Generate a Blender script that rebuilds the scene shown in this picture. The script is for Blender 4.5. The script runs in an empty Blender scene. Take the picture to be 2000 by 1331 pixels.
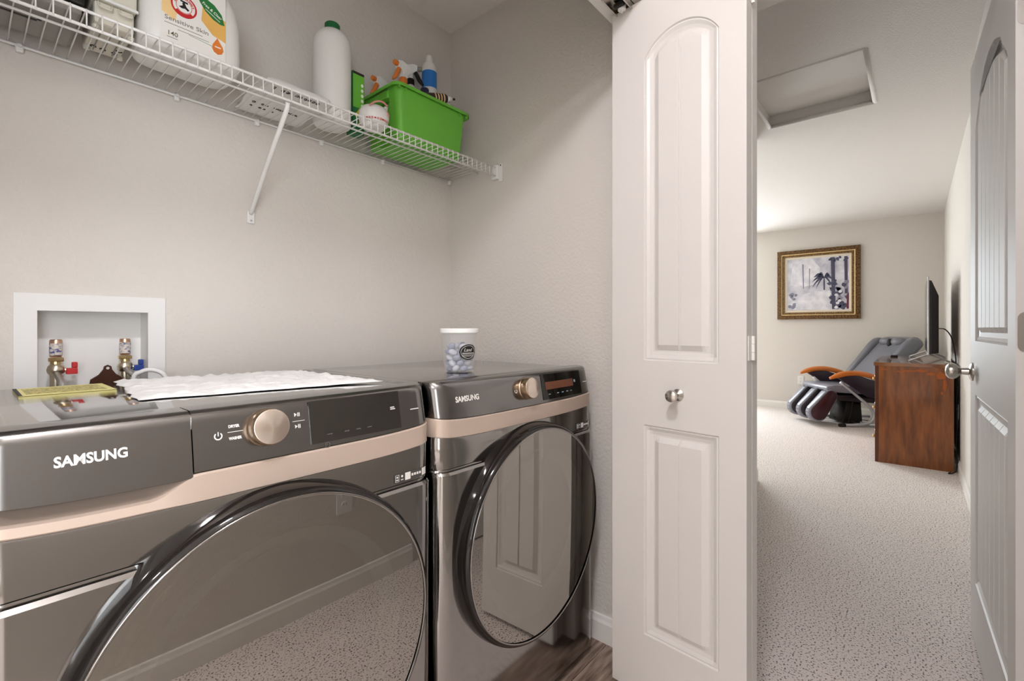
import bpy, bmesh, math, random
from mathutils import Vector, Matrix, noise
random.seed(7)
SC = bpy.context.scene
C = SC.collection
PI = math.pi

# ------------------------------------------------------------------ camera
cam_d = bpy.data.cameras.new('camera'); cam = bpy.data.objects.new('camera', cam_d); C.objects.link(cam)
cam.location = (0, 0, 1.10)
YAW = math.degrees(math.atan2(785, 920))
cam.rotation_euler = (PI/2, 0, math.radians(YAW - 90))
cam_d.sensor_width = 36; cam_d.lens = 36*920/2000; cam_d.shift_y = -23.5/2000; cam_d.clip_start = 0.02
SC.camera = cam
# ------------------------------------------------------------------ world, light, exposure
w = bpy.data.worlds.new('world'); SC.world = w; w.use_nodes = True
w.node_tree.nodes['Background'].inputs[0].default_value = (0.75, 0.86, 1.0, 1)
w.node_tree.nodes['Background'].inputs[1].default_value = 1.0
SC.view_settings.view_transform = 'Standard'; SC.view_settings.look = 'None'
SC.view_settings.exposure = 0.0; SC.view_settings.gamma = 1.0; SC.view_settings.use_curve_mapping = False
HALL_LAMP = 205.0
FILL_LAMP = 170.0
WINDOW_W = 200.0
ENTRY_FILL_W = 76.0
def area(name, loc, rot, sx, sy, power, col):
    d = bpy.data.lights.new(name, 'AREA'); d.shape = 'RECTANGLE'; d.size = sx; d.size_y = sy; d.energy = power; d.color = col
    o = bpy.data.objects.new(name, d); C.objects.link(o); o.location = loc; o.rotation_euler = rot
    return o
area('area_light', (7.53, 3.0, 1.45), (PI/2, 0, PI/2), 1.55, 1.35, WINDOW_W, (0.86, 0.94, 1.0))   # daylight at the far room's window

area('area_light', (-1.2, -1.86, 1.2), (PI/2, 0, 0), 1.75, 1.75, ENTRY_FILL_W, (0.93, 0.965, 1.0))   # daylight stand-in: added fill at the invented entry window
# ------------------------------------------------------------------ geometry constants
EX, BY, CZ = 1.471, 1.629, 2.4625         # closet end wall, back wall, ceiling
# ------------------------------------------------------------------ materials
def lin(h):
    v = [int(h[i:i+2], 16)/255 for i in (0, 2, 4)]
    return tuple(((c+.055)/1.055)**2.4 if c > .04045 else c/12.92 for c in v) + (1,)
MATS = {}
def mat(name, col, rough=.5, metal=0., spec=.5, bump=None, var=None, emit=None, aniso=None, coat=0, trans=0, ior=1.45, alpha=1):
    if name in MATS: return MATS[name]
    m = bpy.data.materials.new(name); m.use_nodes = True; MATS[name] = m
    nt = m.node_tree; b = nt.nodes['Principled BSDF']
    c = lin(col) if isinstance(col, str) else tuple(col)+(1,)
    b.inputs['Base Color'].default_value = c; b.inputs['Roughness'].default_value = rough
    b.inputs['Metallic'].default_value = metal; b.inputs['Specular IOR Level'].default_value = spec
    b.inputs['Coat Weight'].default_value = coat; b.inputs['Transmission Weight'].default_value = trans; b.inputs['IOR'].default_value = ior
    b.inputs['Alpha'].default_value = alpha
    if emit: b.inputs['Emission Color'].default_value = lin(emit[0]); b.inputs['Emission Strength'].default_value = emit[1]
    tc = nt.nodes.new('ShaderNodeTexCoord')
    if var:   # (scale, colour2, detail, stretch, lo, hi)
        n = nt.nodes.new('ShaderNodeTexNoise'); n.inputs['Scale'].default_value = var[0]; n.inputs['Detail'].default_value = var[2]
        mp = nt.nodes.new('ShaderNodeMapping'); mp.inputs['Scale'].default_value = var[3]
        nt.links.new(tc.outputs['Object'], mp.inputs[0]); nt.links.new(mp.outputs[0], n.inputs['Vector'])
        r = nt.nodes.new('ShaderNodeValToRGB'); r.color_ramp.elements[0].position = var[4]; r.color_ramp.elements[1].position = var[5]
        r.color_ramp.elements[0].color = c; r.color_ramp.elements[1].color = lin(var[1])
        nt.links.new(n.outputs['Fac'], r.inputs[0]); nt.links.new(r.outputs[0], b.inputs['Base Color'])
    if bump:  # (scale, strength, distance, detail)
        n = nt.nodes.new('ShaderNodeTexNoise'); n.inputs['Scale'].default_value = bump[0]; n.inputs['Detail'].default_value = bump[3]
        nt.links.new(tc.outputs['Object'], n.inputs['Vector'])
        bp = nt.nodes.new('ShaderNodeBump'); bp.inputs['Strength'].default_value = bump[1]; bp.inputs['Distance'].default_value = bump[2]
        nt.links.new(n.outputs['Fac'], bp.inputs['Height']); nt.links.new(bp.outputs[0], b.inputs['Normal'])
    return m
one = (1, 1, 1)
mat('wall', 'dcd6ce', .75, bump=(85, .5, .0045, 2), spec=.3)
mat('ceil', 'ebe6e0', .85, bump=(140, .8, .004, 3), spec=.2)
mat('trim', 'efece6', .35)
mat('door', 'dedad5', .38)
mat('carpet', '6f625a', .95, spec=.05, bump=(170, .5, .005, 3), var=(150, 'ece2dc', 4, one, .37, .455))
mat('vinyl', '5d4a3e', .45, var=(9, 'b39e8d', 6, (1, 9, 1), .3, .7))
mat('vinyl_edge', '3a2e27', .7)
mat('steel', (.33, .318, .305), .10, 1.0)
mat('steel_top', (.42, .41, .40), .06, 1.0)
mat('panel_dark', (.25, .243, .237), .17, 1.0)
mat('body_dark', '3a3836', .4, .6)
mat('display', (.06, .058, .056), .05, 1.0)
mat('display_w', (.145, .14, .135), .05, 1.0)
mat('gold', 'c2afa0', .38, .2)
mat('gold_edge', 'e8d8c4', .25, .6)
mat('knobgold', 'c9b29c', .3, .9, var=(40, 'e8d6c4', 2, (1, 1, 1), .35, .65))
mat('black_gloss', (.012, .01, .009), .06)
mat('chrome', (.75, .73, .71), .12, 1.0)
mat('dark_chrome', (.34, .32, .30), .12, 1.0)
mat('nickel', (.56, .53, .49), .25, 1.0)
mat('brass', (.70, .52, .26), .3, 1.0)
mat('valve_metal', (.70, .62, .48), .3, 1.0)
mat('copper', (.78, .50, .36), .3, 1.0)
mat('white_ink', 'e6e2dc', .5)
mat('white_plastic', 'ecebe8', .35)
mat('wire_white', 'f0eeea', .3)
mat('hdpe', 'eceae5', .35)
mat('label_white', 'efece6', .45)
mat('black', '16130f', .5)
mat('ink_black', '1c1a18', .6)
mat('grey_ink', '8b8780', .6)
mat('red', 'c4282a', .45); mat('blue', '22408f', .4); mat('orange', 'e07f35', .4); mat('green', '6dba40', .38)
mat('green_dark', '1f6b3a', .45); mat('leafgreen', '2c7a3c', .45); mat('peach', 'f2cf93', .5); mat('amber', 'eab763', .5)
mat('yellow', 'e8df8f', .5); mat('yellow2', 'd9b82a', .5); mat('brown_rubber', '4a2a1c', .45)
mat('cream', 'd9d4c5', .5); mat('device_grey', '8f8a84', .5)
mat('paper', 'f4f3f0', .9, bump=(60, .6, .006, 3))
mat('navy', '1e2340', .4); mat('sky', '2f7fd0', .4); mat('purple', '3a2732', .45)
mat('pink', 'd98f8c', .5); mat('greyplastic', 'b9bac0', .4)
mat('pod', '8f95b0', .3); mat('pod2', 'c9ccd6', .3)
mat('clear', 'f2f2f2', .25, alpha=.13)
mat('lid', 'f6f6f4', .35)
mat('braid', (.62, .6, .57), .3, 1.0, bump=(700, .8, .002, 1))
mat('wood', '6b3a1c', .3, coat=.3, var=(5, 'a0602f', 6, (1, 6, 1), .3, .75))
mat('wood_dark', '5a2b12', .35, coat=.3)
mat('leather_grey', '73747b', .28); mat('leather_dark', '241c22', .3); mat('maroon', '3d1820', .3)
mat('armwood', 'd9792c', .25, coat=.5)
mat('silver', 'cfcfd2', .3, .4)
mat('frame_gold', '3d2712', .4, .35, var=(60, '8f6a3c', 4, one, .35, .75), bump=(120, .8, .006, 3))
mat('liner', 'e6d9c3', .6)
mat('paint_bg', 'a9a8b6', .5, var=(7, 'e8e6ec', 5, one, .3, .65))
mat('paint_light', 'eeecf0', .6, var=(12, 'c9c8d2', 4, one, .35, .75))
mat('paint_mid', '8a8a9c', .6); mat('paint_dark', '3c3e52', .6, var=(30, '5d6178', 3, one, .4, .7)); mat('paint_trunk', '4d4a60', .6); mat('paint_red', '6e3040', .6)
mat('glow', 'fff4e4', .5, emit=('faf8ff', HALL_LAMP)); mat('fill_glow', 'fff4e4', .5, emit=('faf8ff', FILL_LAMP))
mat('rust', 'b0591c', .4)
mat('tv_back', '1c1518', .3); mat('screen', '0c0b0d', .12)
def glassmat():
    m = bpy.data.materials.new('smoked_glass'); m.use_nodes = True; MATS['smoked_glass'] = m
    nt = m.node_tree; nt.nodes.clear()
    g = nt.nodes.new('ShaderNodeBsdfGlossy'); g.inputs['Color'].default_value = (.46, .435, .405, 1); g.inputs['Roughness'].default_value = .012
    t = nt.nodes.new('ShaderNodeBsdfTransparent'); t.inputs['Color'].default_value = (.55, .58, .54, 1)
    x = nt.nodes.new('ShaderNodeMixShader'); x.inputs[0].default_value = .20
    o = nt.nodes.new('ShaderNodeOutputMaterial')
    nt.links.new(g.outputs[0], x.inputs[1]); nt.links.new(t.outputs[0], x.inputs[2]); nt.links.new(x.outputs[0], o.inputs[0])
    m2 = bpy.data.materials.new('window_glass'); m2.use_nodes = True; MATS['window_glass'] = m2
    nt = m2.node_tree; nt.nodes.clear()
    g = nt.nodes.new('ShaderNodeBsdfGlossy'); g.inputs['Roughness'].default_value = .01
    t = nt.nodes.new('ShaderNodeBsdfTransparent'); x = nt.nodes.new('ShaderNodeMixShader'); x.inputs[0].default_value = .93
    o = nt.nodes.new('ShaderNodeOutputMaterial')
    nt.links.new(g.outputs[0], x.inputs[1]); nt.links.new(t.outputs[0], x.inputs[2]); nt.links.new(x.outputs[0], o.inputs[0])
glassmat()

# ------------------------------------------------------------------ mesh helpers
def obj(name, bm, m, parent=None, smooth=False, angle=None):
    bmesh.ops.recalc_face_normals(bm, faces=bm.faces)
    me = bpy.data.meshes.new(name); bm.to_mesh(me); bm.free()
    if m: me.materials.append(MATS[m])
    if smooth or angle:
        for p in me.polygons: p.use_smooth = True
        if angle: me.set_sharp_from_angle(angle=math.radians(angle))
    o = bpy.data.objects.new(name, me); C.objects.link(o)
    if parent: o.parent = parent; o.matrix_parent_inverse = Matrix.Translation(-parent.location) if not any(parent.rotation_euler) else Matrix()
    return o
def thing(name, label, cat, loc=(0, 0, 0), group=None, rz=0):
    o = bpy.data.objects.new(name, None); C.objects.link(o); o.location = loc; o.rotation_euler = (0, 0, rz)
    o.empty_display_size = .05
    o['label'] = label; o['category'] = cat
    if group: o['group'] = group
    return o
def tag(o, label, cat, group=None):
    o['label'] = label; o['category'] = cat
    if group: o['group'] = group
    return o
def struct(o, label=None):
    o['kind'] = 'structure'
    if label: o['label'] = label
    return o
def box(bm, x0, x1, y0, y1, z0, z1, bev=0, seg=2):
    r = bmesh.ops.create_cube(bm, size=1)
    for v in r['verts']:
        v.co = Vector(((x0+x1)/2+v.co.x*(x1-x0), (y0+y1)/2+v.co.y*(y1-y0), (z0+z1)/2+v.co.z*(z1-z0)))
    if bev:
        es = list({e for v in r['verts'] for e in v.link_edges})
        bmesh.ops.bevel(bm, geom=es, offset=bev, segments=seg, affect='EDGES', profile=.5)
def B(*a, **k):
    bm = bmesh.new(); box(bm, *a, **k); return bm
def ring_pts(c, ax, r, n, ph=0):
    ax = Vector(ax).normalized(); up = Vector((0, 0, 1)) if abs(ax.z) < .9 else Vector((1, 0, 0))
    u = ax.cross(up).normalized(); v = ax.cross(u)
    return [Vector(c)+u*r*math.cos(2*PI*i/n+ph)+v*r*math.sin(2*PI*i/n+ph) for i in range(n)]
def loft(bm, rings, cap0=True, cap1=True, closed=True):
    R = [[bm.verts.new(p) for p in r] for r in rings]
    n = len(R[0])
    for a, b in zip(R, R[1:]):
        for i in range(n if closed else n-1):
            j = (i+1) % n
            bm.faces.new((a[i], a[j], b[j], b[i]))
    if cap0: bm.faces.new(list(reversed(R[0])))
    if cap1: bm.faces.new(R[-1])
    return R
def lathe(bm, prof, c=(0, 0, 0), ax=(0, 0, 1), n=24, cap0=True, cap1=True):
    ax = Vector(ax).normalized(); c = Vector(c)
    loft(bm, [ring_pts(c+ax*h, ax, max(r, 1e-5), n) for r, h in prof], cap0, cap1)
def cyl(bm, p0, p1, r, r1=None, n=12):
    p0, p1 = Vector(p0), Vector(p1); ax = (p1-p0)
    loft(bm, [ring_pts(p0, ax, r, n), ring_pts(p1, ax, r1 if r1 is not None else r, n)])
def tube(bm, pts, r, n=8, flat=None):
    pts = [Vector(p) for p in pts]; rings = []; u = None
    for i, p in enumerate(pts):
        t = (pts[min(i+1, len(pts)-1)]-pts[max(i-1, 0)]).normalized()
        if u is None:
            up = Vector((0, 0, 1)) if abs(t.z) < .9 else Vector((1, 0, 0)); u = t.cross(up).normalized()
        u = (u-t*u.dot(t)).normalized(); v = t.cross(u)
        rr = r[i] if isinstance(r, (list, tuple)) else r; k = flat or 1
        rings.append([p+u*rr*math.cos(2*PI*j/n)+v*rr*k*math.sin(2*PI*j/n) for j in range(n)])
    loft(bm, rings)
def smooth_pts(pts, n=6):
    P = [Vector(p) for p in pts]; P = [2*P[0]-P[1]]+P+[2*P[-1]-P[-2]]; out = []
    for i in range(1, len(P)-2):
        for k in range(n):
            t = k/n; a, b, c, d = P[i-1:i+3]
            out.append(.5*((2*b)+(c-a)*t+(2*a-5*b+4*c-d)*t*t+(3*b-a-3*c+d)*t**3))
    out.append(P[-2]); return out
def prism(bm, poly, o, u, v, d0, d1):
    """polygon in plane (o,u,v), extruded along u x v from d0 to d1"""
    o, u, v = Vector(o), Vector(u), Vector(v); n = u.cross(v)
    loft(bm, [[o+u*a+v*b+n*d for a, b in poly] for d in (d0, d1)])
def rrect(x0, x1, y0, y1, r, n=4):
    out = []
    for cx, cy, a in ((x1-r, y1-r, 0), (x0+r, y1-r, 90), (x0+r, y0+r, 180), (x1-r, y0+r, 270)):
        for i in range(n+1):
            t = math.radians(a+90*i/n); out.append((cx+r*math.cos(t), cy+r*math.sin(t)))
    return out
def ell(cx, cy, rx, ry, n=28, rot=0):
    out = []
    for i in range(n):
        t = 2*PI*i/n; x, y = rx*math.cos(t), ry*math.sin(t)
        out.append((cx+x*math.cos(rot)-y*math.sin(rot), cy+x*math.sin(rot)+y*math.cos(rot)))
    return out
def text_mesh(name, s, size, m, parent, o, u, v, bold=0., align='LEFT', ext=.0003, width=None, shear=0):
    cu = bpy.data.curves.new('t', 'FONT'); cu.body = s; cu.size = size; cu.extrude = ext; cu.align_x = align; cu.offset = bold; cu.resolution_u = 3; cu.shear = shear
    t = bpy.data.objects.new('t', cu); C.objects.link(t)
    dg = bpy.context.evaluated_depsgraph_get(); dg.update()
    me = bpy.data.meshes.new_from_object(t.evaluated_get(dg)); bpy.data.objects.remove(t); bpy.data.curves.remove(cu)
    u, v, o = Vector(u), Vector(v), Vector(o); n = u.cross(v)
    if width:
        xs = [p.co.x for p in me.vertices]; k = width/(max(xs)-min(xs))
    else: k = 1
    for p in me.vertices: p.co = o+u*p.co.x*k+v*p.co.y+n*(p.co.z+ext)
    me.name = name; me.materials.clear(); me.materials.append(MATS[m])
    ob = bpy.data.objects.new(name, me); C.objects.link(ob)
    if parent: ob.parent = parent; ob.matrix_parent_inverse = Matrix.Translation(-parent.location)
    return ob
def blob(bm, c, rx, ry, rz, seg=14, rings=9, rot=None):
    r = bmesh.ops.create_uvsphere(bm, u_segments=seg, v_segments=rings, radius=1)
    for v in r['verts']:
        p = Vector((v.co.x*rx, v.co.y*ry, v.co.z*rz))
        if rot: p = rot @ p
        v.co = p+Vector(c)

# ================================================================== SETTING
HY = -.205                 # hall wall opposite the closet
FY0, FY1 = .60, .735       # closet front wall
X2 = 1.586                 # far face of the end wall
LX, OPX = -.42, 1.405      # closet left wall, opening right side
FX = 7.412                 # far room end wall
bm = bmesh.new()
box(bm, -2.6, 1.53, -1.7, .64, -.06, 0); box(bm, 1.53, FX, -.4, 4.4, -.06, 0)
struct(obj('floor', bm, 'carpet'), 'flecked beige cut pile carpet')
bm = bmesh.new(); box(bm, LX, EX, .64, BY, -.06, -.004)
vf = struct(obj('floor', bm, 'vinyl_edge'), 'wood look plank floor inside the laundry closet')
yy = .64
for k, wd in enumerate((.172, .178, .178, .178, .178, .10)):
    x = LX - [.3, .85, .1, .6, .3, .9][k]
    while x < EX:
        a, b = max(x, LX), min(x+1.22, EX)
        if b-a > .02:
            o = obj('plank', B(a+.0012, b-.0012, yy+.0012, min(yy+wd, BY)-.0012, -.006, .002, bev=.0012, seg=1), 'vinyl', vf)
        x += 1.22
    yy += wd
# back wall with the hole for the outlet box
bm = bmesh.new(); hx0, hx1, hz0, hz1 = .118, .344, .925, 1.148
box(bm, LX, hx0, BY, BY+.1, 0, CZ); box(bm, hx1, EX+.1, BY, BY+.1, 0, CZ); box(bm, hx0, hx1, BY, BY+.1, 0, hz0); box(bm, hx0, hx1, BY, BY+.1, hz1, CZ)
struct(obj('wall_back', bm, 'wall'), 'textured greige wall behind the machines')
# end wall with doorway
DY0, DY1, DH = -.222, .60, 2.075
bm = bmesh.new(); box(bm, EX, X2, DY1+.02, BY+.1, 0, CZ); box(bm, EX, X2, DY0-.02, DY1+.02, DH+.02, CZ)
struct(obj('wall_right', bm, 'wall'), 'closet end wall running on over the doorway')
bm = bmesh.new(); box(bm, LX-.1, LX, FY0, BY+.1, 0, CZ); struct(obj('wall_left', bm, 'wall'))
bm = bmesh.new(); box(bm, LX-.1, EX, FY0, FY1, 2.09, CZ); box(bm, -2.7, LX+.12, FY0, FY1, 0, CZ); box(bm, OPX+.02, EX, FY0, FY1, 0, CZ)
struct(obj('wall_front', bm, 'wall'), 'closet front wall and header over the bifold opening')
bm = bmesh.new(); box(bm, .06, EX+.115, HY-.1, HY, 0, CZ); box(bm, -.04, .06, -1.7, HY, 0, CZ)
struct(obj('wall_hall', bm, 'wall'), 'hall wall opposite the closet')
ex0, ex1, ez0, ez1 = -2.1, -.3, .3, 2.1
bm = bmesh.new(); box(bm, -2.7, -2.6, -1.8, .735, 0, CZ); box(bm, -2.6, ex0, -1.8, -1.7, 0, CZ); box(bm, ex1, -.04, -1.8, -1.7, 0, CZ); box(bm, ex0, ex1, -1.8, -1.7, 0, ez0); box(bm, ex0, ex1, -1.8, -1.7, ez1, CZ); struct(obj('wall_entry', bm, 'wall'))
w2 = thing('fill_window', 'added white framed window behind the hall, lets in fill light', 'window', (-1.2, -1.75, ez0)); struct(w2); del w2['category']  # unseen window, added so fill light reaches the closet
bm = bmesh.new()
for a in ((ex0, ex1, ez0, ez0+.05), (ex0, ex1, ez1-.05, ez1), (ex0, ex0+.05, ez0+.05, ez1-.05), (ex1-.05, ex1, ez0+.05, ez1-.05), (-1.22, -1.18, ez0+.05, ez1-.05)): box(bm, a[0], a[1], -1.78, -1.73, a[2], a[3])
obj('window_frame', bm, 'trim', w2)
obj('pane', B(ex0+.05, -1.22, -1.758, -1.752, ez0+.05, ez1-.05), 'window_glass', w2); obj('pane', B(-1.18, ex1-.05, -1.758, -1.752, ez0+.05, ez1-.05), 'window_glass', w2)
# passage and far room
PY, PX = .868, 3.74
bm = bmesh.new(); box(bm, X2, PX, PY, PY+.12, 0, CZ); box(bm, PX-.12, PX, PY+.12, 4.4, 0, CZ); struct(obj('wall_passage', bm, 'wall'), 'passage wall that ends where the room opens')
bm = bmesh.new(); box(bm, X2, 3.28, -.345, -.228, 0, CZ); box(bm, 3.28, FX, -.39, -.268, 0, CZ); struct(obj('wall_side', bm, 'wall'), 'long side wall of the far room')
wy0, wy1, wz0, wz1 = 2.2, 3.8, .75, 2.15
bm = bmesh.new(); box(bm, FX, FX+.1, -.39, wy0, 0, CZ); box(bm, FX, FX+.1, wy1, 4.5, 0, CZ); box(bm, FX, FX+.1, wy0, wy1, 0, wz0); box(bm, FX, FX+.1, wy0, wy1, wz1, CZ)
struct(obj('wall_far', bm, 'wall'), 'pale far wall carrying the painting')
struct(obj('wall_room', B(PX-.12, FX, 4.4, 4.5, 0, CZ), 'wall'))
wn = thing('window_1', 'white framed window of the far room', 'window', (FX+.05, 3.0, wz0)); struct(wn); del wn['category']
bm = bmesh.new()
for a in ((wy0, wy1, wz0, wz0+.05), (wy0, wy1, wz1-.05, wz1), (wy0, wy0+.05, wz0+.05, wz1-.05), (wy1-.05, wy1, wz0+.05, wz1-.05), (2.98, 3.02, wz0+.05, wz1-.05)): box(bm, FX+.03, FX+.08, a[0], a[1], a[2], a[3])
obj('window_frame', bm, 'trim', wn)
obj('pane', B(FX+.052, FX+.058, wy0+.05, 2.98, wz0+.05, wz1-.05), 'window_glass', wn); obj('pane', B(FX+.052, FX+.058, 3.02, wy1-.05, wz0+.05, wz1-.05), 'window_glass', wn)
# ceiling with attic hatch recess
HX0, HX1, HY0, HY1 = 2.855, 3.585, .178, .748
bm = bmesh.new()
box(bm, -2.7, HX0, -1.8, 1.8, CZ, CZ+.1); box(bm, HX1, FX+.1, -.4, 4.5, CZ, CZ+.1)
box(bm, HX0, HX1, -.4, HY0, CZ, CZ+.1); box(bm, HX0, HX1, HY1, 3.7, CZ, CZ+.1); box(bm, 1.5, HX0, 1.8, 3.7, CZ, CZ+.1)
cl = struct(obj('ceiling', bm, 'ceil'), 'textured ceiling with an attic hatch')
bm = bmesh.new(); box(bm, HX0, HX1, HY0, HY1, CZ+.08, CZ+.1); obj('hatch_panel', bm, 'ceil', cl)
bm = bmesh.new()
for y in (HY0, HY1): cyl(bm, (HX0, y, CZ+.008), (HX1, y, CZ+.008), .013, n=10)
for x in (HX0, HX1): cyl(bm, (x, HY0, CZ+.008), (x, HY1, CZ+.008), .013, n=10)
obj('hatch_edge', bm, 'ceil', cl, smooth=True)
# baseboards
def baseboard(name, runs, label=None):
    bm = bmesh.new()
    for (x0, y0, x1, y1, nx, ny) in runs:     # wall line and outward normal
        p = [(0, 0), (.014, 0), (.014, .068), (.010, .078), (.008, .09), (0, .092)]
        loft(bm, [[Vector((x+nx*a, y+ny*a, b)) for a, b in p] for x, y in ((x0, y0), (x1, y1))])
    return struct(obj(name, bm, 'trim'), label)
baseboard('baseboard_right', [(EX, FY1, EX, BY, -1, 0)], 'white baseboard on the closet end wall')
baseboard('baseboard_back', [(LX, BY, EX, BY, 0, -1)])
baseboard('baseboard_hall', [(.06, HY, 1.40, HY, 0, 1)])
baseboard('baseboard_far', [(FX, -.268, FX, 4.4, -1, 0)], 'white baseboard below the painting')
baseboard('baseboard_side', [(X2, -.228, 3.28, -.228, 0, 1), (3.28, -.268, FX, -.268, 0, 1)])
baseboard('baseboard_passage', [(X2, PY, PX, PY, 0, -1)])
# doorway lining and casings
bm = bmesh.new()
box(bm, EX-.004, X2+.004, DY0-.02, DY1+.02, DH, DH+.02); box(bm, EX-.004, X2+.004, DY0-.02, DY0, 0, DH); box(bm, EX-.004, X2+.004, DY1, DY1+.02, 0, DH)
box(bm, X2, X2+.014, DY1+.01, DY1+.07, 0, DH+.06); box(bm, X2, X2+.014, DY0-.02, DY1+.01, DH+.01, DH+.07)
struct(obj('trim_1', bm, 'trim'), 'white painted doorway lining')
bm = bmesh.new()
box(bm, LX+.1, OPX+.02, FY0-.003, FY1+.003, 2.078, 2.092); box(bm, OPX, OPX+.02, FY0-.003, FY1+.003, 0, 2.078); box(bm, LX+.12, LX+.14, FY0-.003, FY1+.003, 0, 2.078)
struct(obj('trim_2', bm, 'trim'), 'white lining of the bifold door opening')
tr = thing('door_track', 'metal sliding track with roller above the bifold door', 'track', (1.0, .665, 2.078))
bm = bmesh.new(); box(bm, LX+.16, OPX-.003, .640, .644, 2.056, 2.078); box(bm, LX+.16, OPX-.003, .690, .694, 2.056, 2.078); box(bm, LX+.16, OPX-.003, .640, .694, 2.074, 2.0785); obj('rail', bm, 'nickel', tr)
bm = bmesh.new(); lathe(bm, [(.012, 0), (.012, .012)], (1.292, .668, 2.058), n=16); cyl(bm, (1.292, .668, 2.05), (1.292, .668, 2.06), .004); obj('roller', bm, 'white_plastic', tr, angle=40)
bm = bmesh.new(); box(bm, 1.268, 1.282, .652, .684, 2.060, 2.070, bev=.002); obj('bracket', bm, 'black', tr)

# ------------------------------------------------------------------ panelled doors
def door_face(wd, ht, th, panels, sw_front=True):
    """grid relief on local face y=0 (outward -y), x 0..wd, z 0..ht"""
    us, vs = {0, wd}, {0, ht}
    offs = (0, .003, .007, .016, .026, .030, .046)
    for p in panels:
        for d in offs: us |= {p['u0']+d, p['u1']-d}; vs |= {p['v0']+d}
        if p['rise'] == 0:
            for d in offs: vs |= {p['v1']-d}
        else:
            for d in offs: vs |= {p['v1']-d}
            vs |= {p['v1']-.30, p['v1']-.06, p['v1']+.006, p['v1']+.09}
        n = 28
        for i in range(1, n): us.add(p['u0']+(p['u1']-p['u0'])*i/n)
        for g in p['grooves']: us |= {g-.0045, g-.0015, g+.0015, g+.0045}
    def clean(s):
        o = []
        for q in sorted(s):
            if not o or q-o[-1] > .0006: o.append(q)
        return o
    us, vs = clean(us), clean(vs)
    prof = [(0, 0), (.003, -.0045), (.007, -.0035), (.016, -.008), (.026, -.0105), (.030, -.0105), (.046, -.0015), (9, -.0015)]
    def hgt(u, v):
        for p in panels:
            uc = (p['u0']+p['u1'])/2; hw = (p['u1']-p['u0'])/2
            q = (u-uc)/hw
            top = p['v1']
            d = min(u-p['u0'], p['u1']-u, v-p['v0'], top-v)
            if d > 0:
                for (a, ha), (b, hb) in zip(prof, prof[1:]):
                    if d <= b:
                        h = ha+(hb-ha)*(d-a)/(b-a); break
                if d > .040:
                    for g in p['grooves']:
                        if abs(u-g) < .0022: h = -.0065
                return h
        return 0
    def lift(u, v):      # rows follow the arched panel heads
        for p in panels:
            if not p['rise']: continue
            uc = (p['u0']+p['u1'])/2; hw = (p['u1']-p['u0'])/2; q = min(1, abs(u-uc)/hw)
            R = (hw*hw+p['rise']**2)/(2*p['rise']); r = p['rise']-R+math.sqrt(max(R*R-(q*hw)**2, 0))
            a = v-p['v1']
            if -.30 < a < .09: return r*(min(1, (a+.30)/.24) if a < .006 else (.09-a)/.084)
        return 0
    bm = bmesh.new()
    G = [[bm.verts.new((u, -hgt(u, v), v+lift(u, v))) for u in us] for v in vs]
    for i in range(len(vs)-1):
        for j in range(len(us)-1): bm.faces.new((G[i][j], G[i][j+1], G[i+1][j+1], G[i+1][j]))
    b0 = [bm.verts.new((x, th, z)) for x, z in ((0, 0), (wd, 0), (wd, ht), (0, ht))]
    bm.faces.new(list(reversed(b0)))
    bm.faces.new([G[0][j] for j in range(len(us)-1, -1, -1)]+[b0[0], b0[1]])
    bm.faces.new([G[-1][j] for j in range(len(us))]+[b0[2], b0[3]])
    bm.faces.new([G[i][0] for i in range(len(vs))]+[b0[3], b0[0]])
    bm.faces.new([G[i][-1] for i in range(len(vs)-1, -1, -1)]+[b0[1], b0[2]])
    return bm
def place(o, p, ang):
    o.location = p; o.rotation_euler = (0, 0, ang)
LEAFW, LEAFH, LEAFT = .3935, 2.047, .034
Lf, Ln = Vector((1.311, .71, .02)), Vector((1.276, .318, .02))
ang = math.atan2(Ln.y-Lf.y, Ln.x-Lf.x)
bf = thing('door_1', 'white bifold closet door folded open with arched panels and round knob', 'door', (Lf.x, Lf.y, 0)); struct(bf); del bf['category']
def leaf_panels(): return [dict(u0=.108, u1=.325, v0=.184, v1=.799, rise=0, grooves=[.2165]), dict(u0=.108, u1=.325, v0=.987, v1=1.866, rise=.066, grooves=[.2165])]
l1 = obj('leaf', door_face(LEAFW, LEAFH, LEAFT, leaf_panels()), 'door')
l1.parent = bf; l1.rotation_euler = (0, 0, ang); l1.location = (0, 0, .02)
# second leaf, hinged to the jamb and to the first
d1 = Vector((math.cos(ang), math.sin(ang))); nrm = Vector((-d1.y, d1.x))     # nrm points to +X (into the pair)
k = Vector((Ln.x, Ln.y))+nrm*(2*LEAFT+.006)
pv = Vector((1.388, .705)); a2 = math.atan2(pv.y-k.y, pv.x-k.x)
l2 = obj('leaf', door_face(LEAFW, LEAFH, LEAFT, [dict(u0=.068, u1=.285, v0=.184, v1=.799, rise=0, grooves=[.177]), dict(u0=.068, u1=.285, v0=.987, v1=1.866, rise=.066, grooves=[.177])]), 'door')
l2.parent = bf; l2.rotation_euler = (0, 0, a2); l2.location = (k.x-Lf.x, k.y-Lf.y, .02)
bm = bmesh.new()
lathe(bm, [(.0165, 0), (.0165, .003), (.012, .006), (.0065, .010), (.0062, .022), (.010, .027), (.0148, .033), (.0165, .040), (.0155, .046), (.010, .0495), (.002, .051)], (.214, 0, .896), (0, -1, 0), n=28)
kn = obj('knob', bm, 'nickel', None, angle=40); kn.parent = l1
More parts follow.
